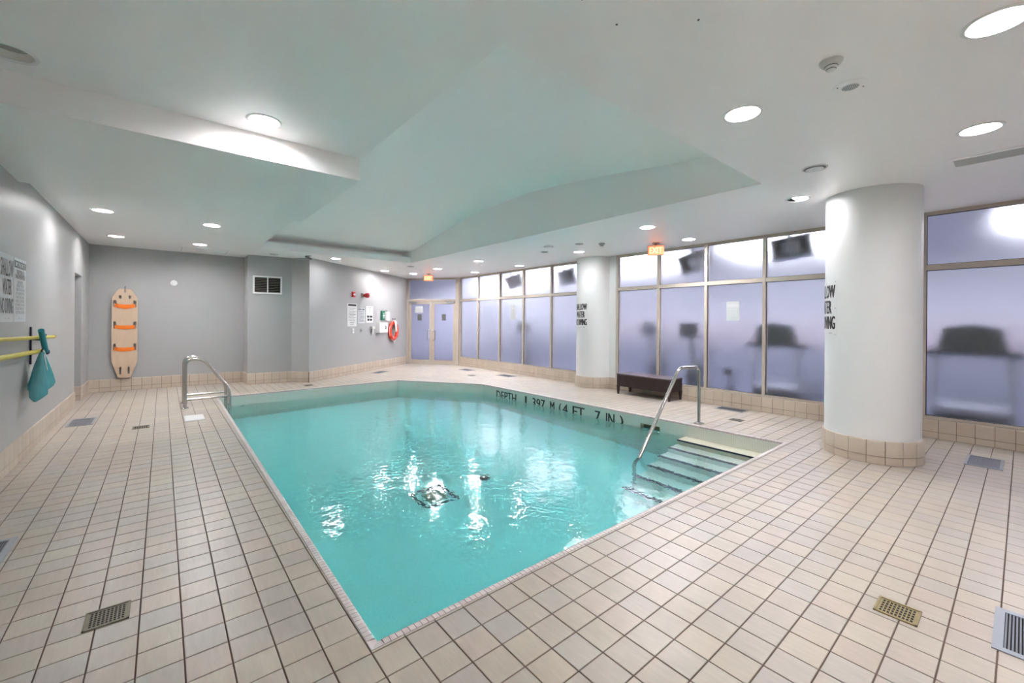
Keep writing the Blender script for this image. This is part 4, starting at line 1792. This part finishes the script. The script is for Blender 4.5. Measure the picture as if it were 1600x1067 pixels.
def flat_sign(label, y, z, wd, ht, rows, frame=None):
    t = thing('wall_sign', label, 'sign', (XL, y, z), LA)
    bm = B()
    box(bm, -wd / 2, -0.004, -ht / 2, wd / 2, 0.0, ht / 2)
    obj('panel', bm, M['sign_grey'], t)
    bm = B()
    for s, f, ww, hh, bd in rows:
        add_text(bm, s, 0, ht / 2 - f * ht, ww, hh, -0.0048, bold=bd)
    flat_obj('lettering', bm, M['ink_grey'], t)
    if frame:
        f0, f1 = ht / 2 - frame[0] * ht, ht / 2 - frame[1] * ht
        a = wd * 0.45
        bm = B()
        for q in ((-a, f0 - 0.008, a, f0), (-a, f1, a, f1 + 0.008), (-a, f1, -a + .008, f0), (a - .008, f1, a, f0)):
            box(bm, q[0], -0.006, q[1], q[2], -0.004, q[3])
        obj('border', bm, M['ink_grey'], t)
    return t


flat_sign('pale no diving sign with tall capitals at the left edge of the picture', 6.185, 1.785, 0.46, 0.65,
          [('SHALLOW', 0.20, 0.42, 0.165, 0.004), ('WATER', 0.48, 0.30, 0.15, 0.004), ('NO DIVING', 0.76, 0.42, 0.15, 0.004), ('rrr  R', 0.945, 0.16, 0.012, 0)])
flat_sign('pale caution sign with boxed heading and small text on the left wall', 6.67, 1.785, 0.48, 0.65,
          [('CAUTION', 0.095, 0.38, 0.06, 0.003), ('THIS POOL IS', 0.215, 0.30, 0.045, 0.003), ('UNSUPERVISED', 0.285, 0.40, 0.045, 0.003),
           ('BATHERS', 0.375, 0.20, 0.03, 0), ('UNDER TWELVE', 0.43, 0.28, 0.03, 0), ('YEARS OF AGE ARE', 0.49, 0.34, 0.03, 0),
           ('NOT ALLOWED WITHIN', 0.55, 0.34, 0.03, 0), ('THE POOL ENCLOSURE', 0.61, 0.32, 0.03, 0), ('UNLESS ACCOMPANIED', 0.67, 0.34, 0.03, 0),
           ('BY A PARENT OR HIS OR', 0.73, 0.38, 0.03, 0), ('HER AGENT WHO IS NOT', 0.79, 0.36, 0.03, 0), ('LESS THAN SIXTEEN', 0.85, 0.34, 0.03, 0), ('rrr   rr', 0.945, 0.14, 0.012, 0)], frame=(0.045, 0.15))


def pole(label, y0, y1, z0, z1, r):
    t = thing('rescue_pole', label, 'pole', (XL + 0.06, y0, z0), 0)
    bm = B()
    tube(bm, [(0, 0, 0), (0, y1 - y0, z1 - z0)], r, 12)
    obj('shaft', bm, M['yellow'], t, True)
    bm = B()
    d = Vector((0, y1 - y0, z1 - z0)).normalized()
    e = Vector((0, y1 - y0, z1 - z0))
    tube(bm, [e - d * 0.03, e + d * 0.015], r * 1.15, 12)
    obj('end_cap', bm, mat('yellow_cap', (0.5, 0.42, 0.10), 0.5), t, True)


pole('upper long yellow pole held on hooks along the left wall', 3.2, 8.05, 1.36, 1.26, 0.020)
pole('lower long yellow pole held on hooks along the left wall', 3.2, 7.22, 1.19, 1.12, 0.024)
t = thing('pole_bracket', 'dark blue wall bracket with hooks holding the yellow poles', 'bracket', (XL, 7.13, 1.2), 0)
bm = B()
box(bm, 0, -0.02, -0.22, 0.014, 0.02, 0.20)
obj('plate', bm, M['navy'], t)
for z in (0.085, -0.055):
    bm = B()
    tube(bm, fillet([(0.01, 0, z + 0.02 - 0.045), (0.09, 0, z - 0.035 + 0.0), (0.105, 0, z + 0.045)], 0.03, 4), 0.009, 6)
    tube(bm, fillet([(0.08, 0, z - 0.03), (0.09, 0.12, z - 0.02), (0.09, 0.22, z + 0.02)], 0.05, 4), 0.010, 6)
    obj('hook', bm, M['navy'], t, True)

t = thing('net_bag', 'turquoise mesh bag hanging from the pole bracket on the left wall', 'bag', (XL + 0.11, 7.00, 1.12), 0)
rnd = random.Random(3)
bm = B()
prf = [(0.00, 0.025, 0.015), (-0.06, 0.06, 0.03), (-0.15, 0.12, 0.05), (-0.26, 0.18, 0.07), (-0.35, 0.22, 0.085), (-0.42, 0.23, 0.08), (-0.46, 0.22, 0.04), (-0.465, 0.21, 0.004)]
seg = 28
rings = []
for k, (z, a, b) in enumerate(prf):
    rg = []
    for i in range(seg):
        an = 2 * math.pi * i / seg
        wob = 1 + 0.26 * math.sin(5 * an + k * 0.5) + 0.06 * math.sin(9 * an - k)
        yy = a * math.cos(an) * (1.0 if k < 5 else 1.05) - 0.02 * (-z) + (0.05 if math.cos(an) > 0 else -0.12) * (-z)
        zz = z + (0.07 * (math.cos(an) + 0.2) if k >= 5 else 0)
        rg.append(bm.verts.new((b * math.sin(an) * wob, yy, zz)))
    rings.append(rg)
for a, b in zip(rings, rings[1:]):
    for i in range(seg):
        bm.faces.new((a[i], a[(i + 1) % seg], b[(i + 1) % seg], b[i]))
bm.faces.new(rings[-1])


def mesh_net_mat():
    m = mat('turquoise_net', (0.02, 0.36, 0.40), 0.6, noise=(9, 0.3, (1, 1, 0.4)))
    N, L = m.node_tree.nodes, m.node_tree.links
    p = N['Principled BSDF']
    tr = N.new('ShaderNodeBsdfTransparent')
    mx = N.new('ShaderNodeMixShader')
    mx.inputs[0].default_value = 0.66
    L.new(tr.outputs[0], mx.inputs[1])
    L.new(p.outputs[0], mx.inputs[2])
    L.new(mx.outputs[0], N['Material Output'].inputs['Surface'])
    return m


obj('net', bm, mesh_net_mat(), t, True)
bm = B()
for yy, zz in ((0.13, -0.18), (0.17, -0.28), (0.09, -0.16), (-0.06, -0.2)):
    tube(bm, fillet([(0.01, 0.02, 0.02), (0.03, yy * 0.6, zz * 0.4), (0.05, yy, zz)], 0.04, 4), 0.007, 6)
obj('cord', bm, M['rope'], t, True)
t = thing('net_handle', 'short teal net handle standing upright in the pole bracket above the net bag', 'tube', (XL + 0.115, 7.18, 1.115), 0)  # handle of the net, modelled as a plain tube
bm = B()
tube(bm, [(0, 0.0, 0.0), (0.0, -0.25, 0.25)], 0.026, 14)
obj('tube', bm, M['teal'], t, True)
bm = B()
tube(bm, [(0, 0.014, -0.014), (0.0, -0.004, 0.004)], 0.032, 14)
obj('collar', bm, M['navy'], t, True)

# ------------------------------------------------------------------ pool ladder and handrail
t = thing('pool_ladder', 'stainless pool ladder with two arched rails at the left side of the pool', 'ladder', (0.30, 9.26, 0))
for y in (-0.28, 0.28):
    bm = B()
    tube(bm, fillet([(0, y, 0), (0, y, 0.82), (0.24, y, 0.82), (0.60, y, 0.32), (0.625, y, 0.20), (0.625, y, -1.05)],
                    [0.17, 0.13, 0.05, 0.04], 7), 0.026, 14)
    r_ = obj('rail', bm, M['chrome'], t, True)
    bm = B()
    tube(bm, [(0.0, y, 0.14), (0.62, y, 0.145)], 0.019, 12)
    obj('brace', bm, M['chrome'], r_, True)
    bm = B()
    lathe(bm, [(0.055, 0), (0.055, 0.006), (0.03, 0.02), (0.022, 0.022)], 20, (0, y, 0))
    obj('flange', bm, M['chrome'], r_, True)
for z in (-0.26, -0.52, -0.80):
    bm = B()
    box(bm, 0.56, -0.27, z - 0.015, 0.66, 0.27, z + 0.015)
    obj('tread', bm, M['off_white'], t)
t = thing('handrail', 'stainless steel handrail leading down into the pool at the entry steps', 'handrail', (6.17, 3.08, 0))
bm = B()
tube(bm, fillet([(0, 0, 0), (0, 0, 0.85), (-0.57, 0, 0.87), (-1.62, 0.01, -0.33), (-1.62, 0.01, -1.2)], [0.12, 0.10, 0.10, 0.1], 7), 0.0235, 16)
obj('rail', bm, M['chrome'], t, True)
bm = B()
box(bm, -0.055, -0.055, 0, 0.055, 0.055, 0.014)
lathe(bm, [(0.045, 0.014), (0.04, 0.028), (0.025, 0.034)], 20)
obj('flange', bm, M['chrome'], t)

# ------------------------------------------------------------------ wicker bench
t = thing('bench', 'long low dark brown wicker bench standing under the windows', 'bench', (7.62, 4.86, 0))
BX, BY = 0.22, 0.60
bm = B()
box(bm, -BX, -BY, 0.17, BX, BY, 0.405)
obj('core', bm, M['wicker'], t)
bm = B()
for k in range(11):                                 # horizontal woven strands
    z = 0.18 + k * 0.0205
    for sx in (-1, 1):
        for q in range(30):
            y0 = -BY + q * (2 * BY / 30)
            o_ = 0.003 if (q + k) % 2 else 0.007
            box(bm, sx * (BX + o_) - 0.002, y0, z, sx * (BX + o_) + 0.002, y0 + 2 * BY / 30, z + 0.016)
    for sy in (-1, 1):
        for q in range(11):
            x0 = -BX + q * (2 * BX / 11)
            o_ = 0.003 if (q + k) % 2 else 0.007
            box(bm, x0, sy * (BY + o_) - 0.002, z, x0 + 2 * BX / 11, sy * (BY + o_) + 0.002, z + 0.016)
o = obj('weave', bm, M['wicker'], t)
bm = B()
cbox(bm, -BX - 0.01, -BY - 0.01, 0.405, BX + 0.01, BY + 0.01, 0.43, 0.006)
obj('seat', bm, M['wicker_top'], t)
for sx in (-1, 1):
    for sy in (-1, 1):
        bm = B()
        lo, hi = 0.014, 0.026
        cx_, cy_ = sx * (BX - 0.015), sy * (BY - 0.018)
        a = [bm.verts.new((cx_ + p * lo, cy_ + q * lo, 0)) for p, q in ((-1, -1), (1, -1), (1, 1), (-1, 1))]
        b = [bm.verts.new((cx_ + p * hi, cy_ + q * hi, 0.18)) for p, q in ((-1, -1), (1, -1), (1, 1), (-1, 1))]
        bm.faces.new(a[::-1])
        bm.faces.new(b)
        for i in range(4):
            bm.faces.new((a[i], a[(i + 1) % 4], b[(i + 1) % 4], b[i]))
        obj('leg', bm, M['wicker'], t)


# ------------------------------------------------------------------ grilles and drains in the floor
def floor_vent(x0, y0, x1, y1, label, along='x', rotz=0.0, big=False):
    cx, cy = (x0 + x1) / 2, (y0 + y1) / 2
    a, b = (x1 - x0) / 2, (y1 - y0) / 2
    t = thing('floor_vent', label, 'vent', (cx, cy, 0), rotz, 'steel grilles in the pool deck')
    rim = 0.035 if big else 0.025
    bm = B()
    h_ = 0.006
    for q in ((-a, -b, a, -b + rim), (-a, b - rim, a, b), (-a, -b + rim, -a + rim, b - rim), (a - rim, -b + rim, a, b - rim)):
        box(bm, q[0], q[1], 0, q[2], q[3], h_)
    obj('frame', bm, M['steel_light'], t)
    bm = B()
    box(bm, -a + rim, -b + rim, 0.0005, a - rim, b - rim, 0.0012)
    obj('opening', bm, M['void'] if big else M['steel'], t)
    L = 2 * ((b if along == 'x' else a) - rim)
    pitch = 0.0115 if big else 0.024
    n = int(L / pitch)
    hw = 0.0030 if big else 0.0038
    me = None
    for k in range(n):
        if me is None:
            bm = B()
            if along == 'x':
                box(bm, -a + rim, -hw, 0.0012, a - rim, hw, 0.0052)
            else:
                box(bm, -hw, -b + rim, 0.0012, hw, b - rim, 0.0052)
            me = mesh_of(bm, 'slat')
            me.materials.append(M['steel'])
        s = -L / 2 + (k + 0.5) * L / n
        put('slat', me, None, t, (0, s, 0) if along == 'x' else (s, 0, 0))
    return t


floor_vent(2.98, -0.42, 3.43, 0.09, 'large grey slotted floor grille cut off by the right edge of the picture', 'x', big=True)
floor_vent(6.68, 0.13, 7.20, 0.41, 'grey floor grille on the deck right of the near column', 'x')
floor_vent(7.50, 3.0, 7.78, 3.47, 'grey floor grille against the window base right of the handrail', 'y')
floor_vent(-1.03, 8.38, -0.75, 8.95, 'grey floor grille beside the left wall beyond the net bag', 'y')
floor_vent(-1.08, 3.86, -0.75, 4.38, 'grey slotted floor grille cut off by the left edge of the picture', 'y', big=True)
floor_vent(4.63, 11.78, 5.13, 12.06, 'thin grey floor grille at the foot of the angled wall', 'x', WANG)
floor_vent(7.10, 10.70, 7.40, 11.20, 'small floor grille below the far windows, nearer the double doors', 'y')
floor_vent(7.20, 8.85, 7.50, 9.40, 'small floor grille below the far windows, nearer the far column', 'y')


def floor_drain(x, y, sx, sy, m, label, slots, rotz=0.0):
    t = thing('floor_drain', label, 'drain', (x, y, 0), rotz, 'metal drain plates in the pool deck')
    a, b = sx / 2, sy / 2
    bm = B()
    box(bm, -a, -b, 0, a, b, 0.003)
    obj('plate', bm, M[m], t)
    if slots:
        nx, ny = slots
        bm = B()
        bx, by = a - 0.018, b - 0.018
        for i in range(nx):
            for j_ in range(ny):
                px = -bx + (i + 0.5) * 2 * bx / nx
                py = -by + (j_ + 0.5) * 2 * by / ny
                box(bm, px - bx / nx * 0.62, py - by / ny * 0.62, 0.003, px + bx / nx * 0.62, py + by / ny * 0.62, 0.0036)
        obj('openings', bm, M['void'], t)
        bm = B()
        for q in ((-a, -b, a, -b + .01), (-a, b - .01, a, b), (-a, -b, -a + .01, b), (a - .01, -b, a, b)):
            box(bm, q[0], q[1], 0.003, q[2], q[3], 0.006)
        obj('rim', bm, M[m], t)


floor_drain(-0.205, 2.935, 0.17, 0.17, 'bronze', 'square bronze floor drain at the lower left of the deck', (9, 7))
floor_drain(2.975, 0.415, 0.17, 0.17, 'brass', 'square brass floor drain at the lower right of the deck', (5, 9))
floor_drain(6.87, 2.83, 0.15, 0.18, 'bronze', 'small dark drain on the deck between the handrail and the windows', (6, 6))
floor_drain(-0.22, 7.77, 0.18, 0.17, 'bronze', 'small dark drain on the left deck before the ladder', (6, 6))
floor_drain(6.62, 9.75, 0.16, 0.16, 'bronze', 'tiny dark drain on the far deck below the far windows', (4, 4))
floor_drain(2.60, 10.48, 0.17, 0.17, 'bronze', 'tiny dark drain at the far pool edge before the wall corner', (4, 4))

t = thing('lid_reflection_plate', 'pale rectangular plate for a lid and its reflection on the deck beside the ladder', 'plate', (0.38, 8.0, 0))  # flat pale plate drawn for a lid and its bright reflection
bm = B()
cbox(bm, -0.12, -0.20, 0, 0.12, 0.24, 0.008, 0.004)
obj('plate', bm, M['sign_white'], t)
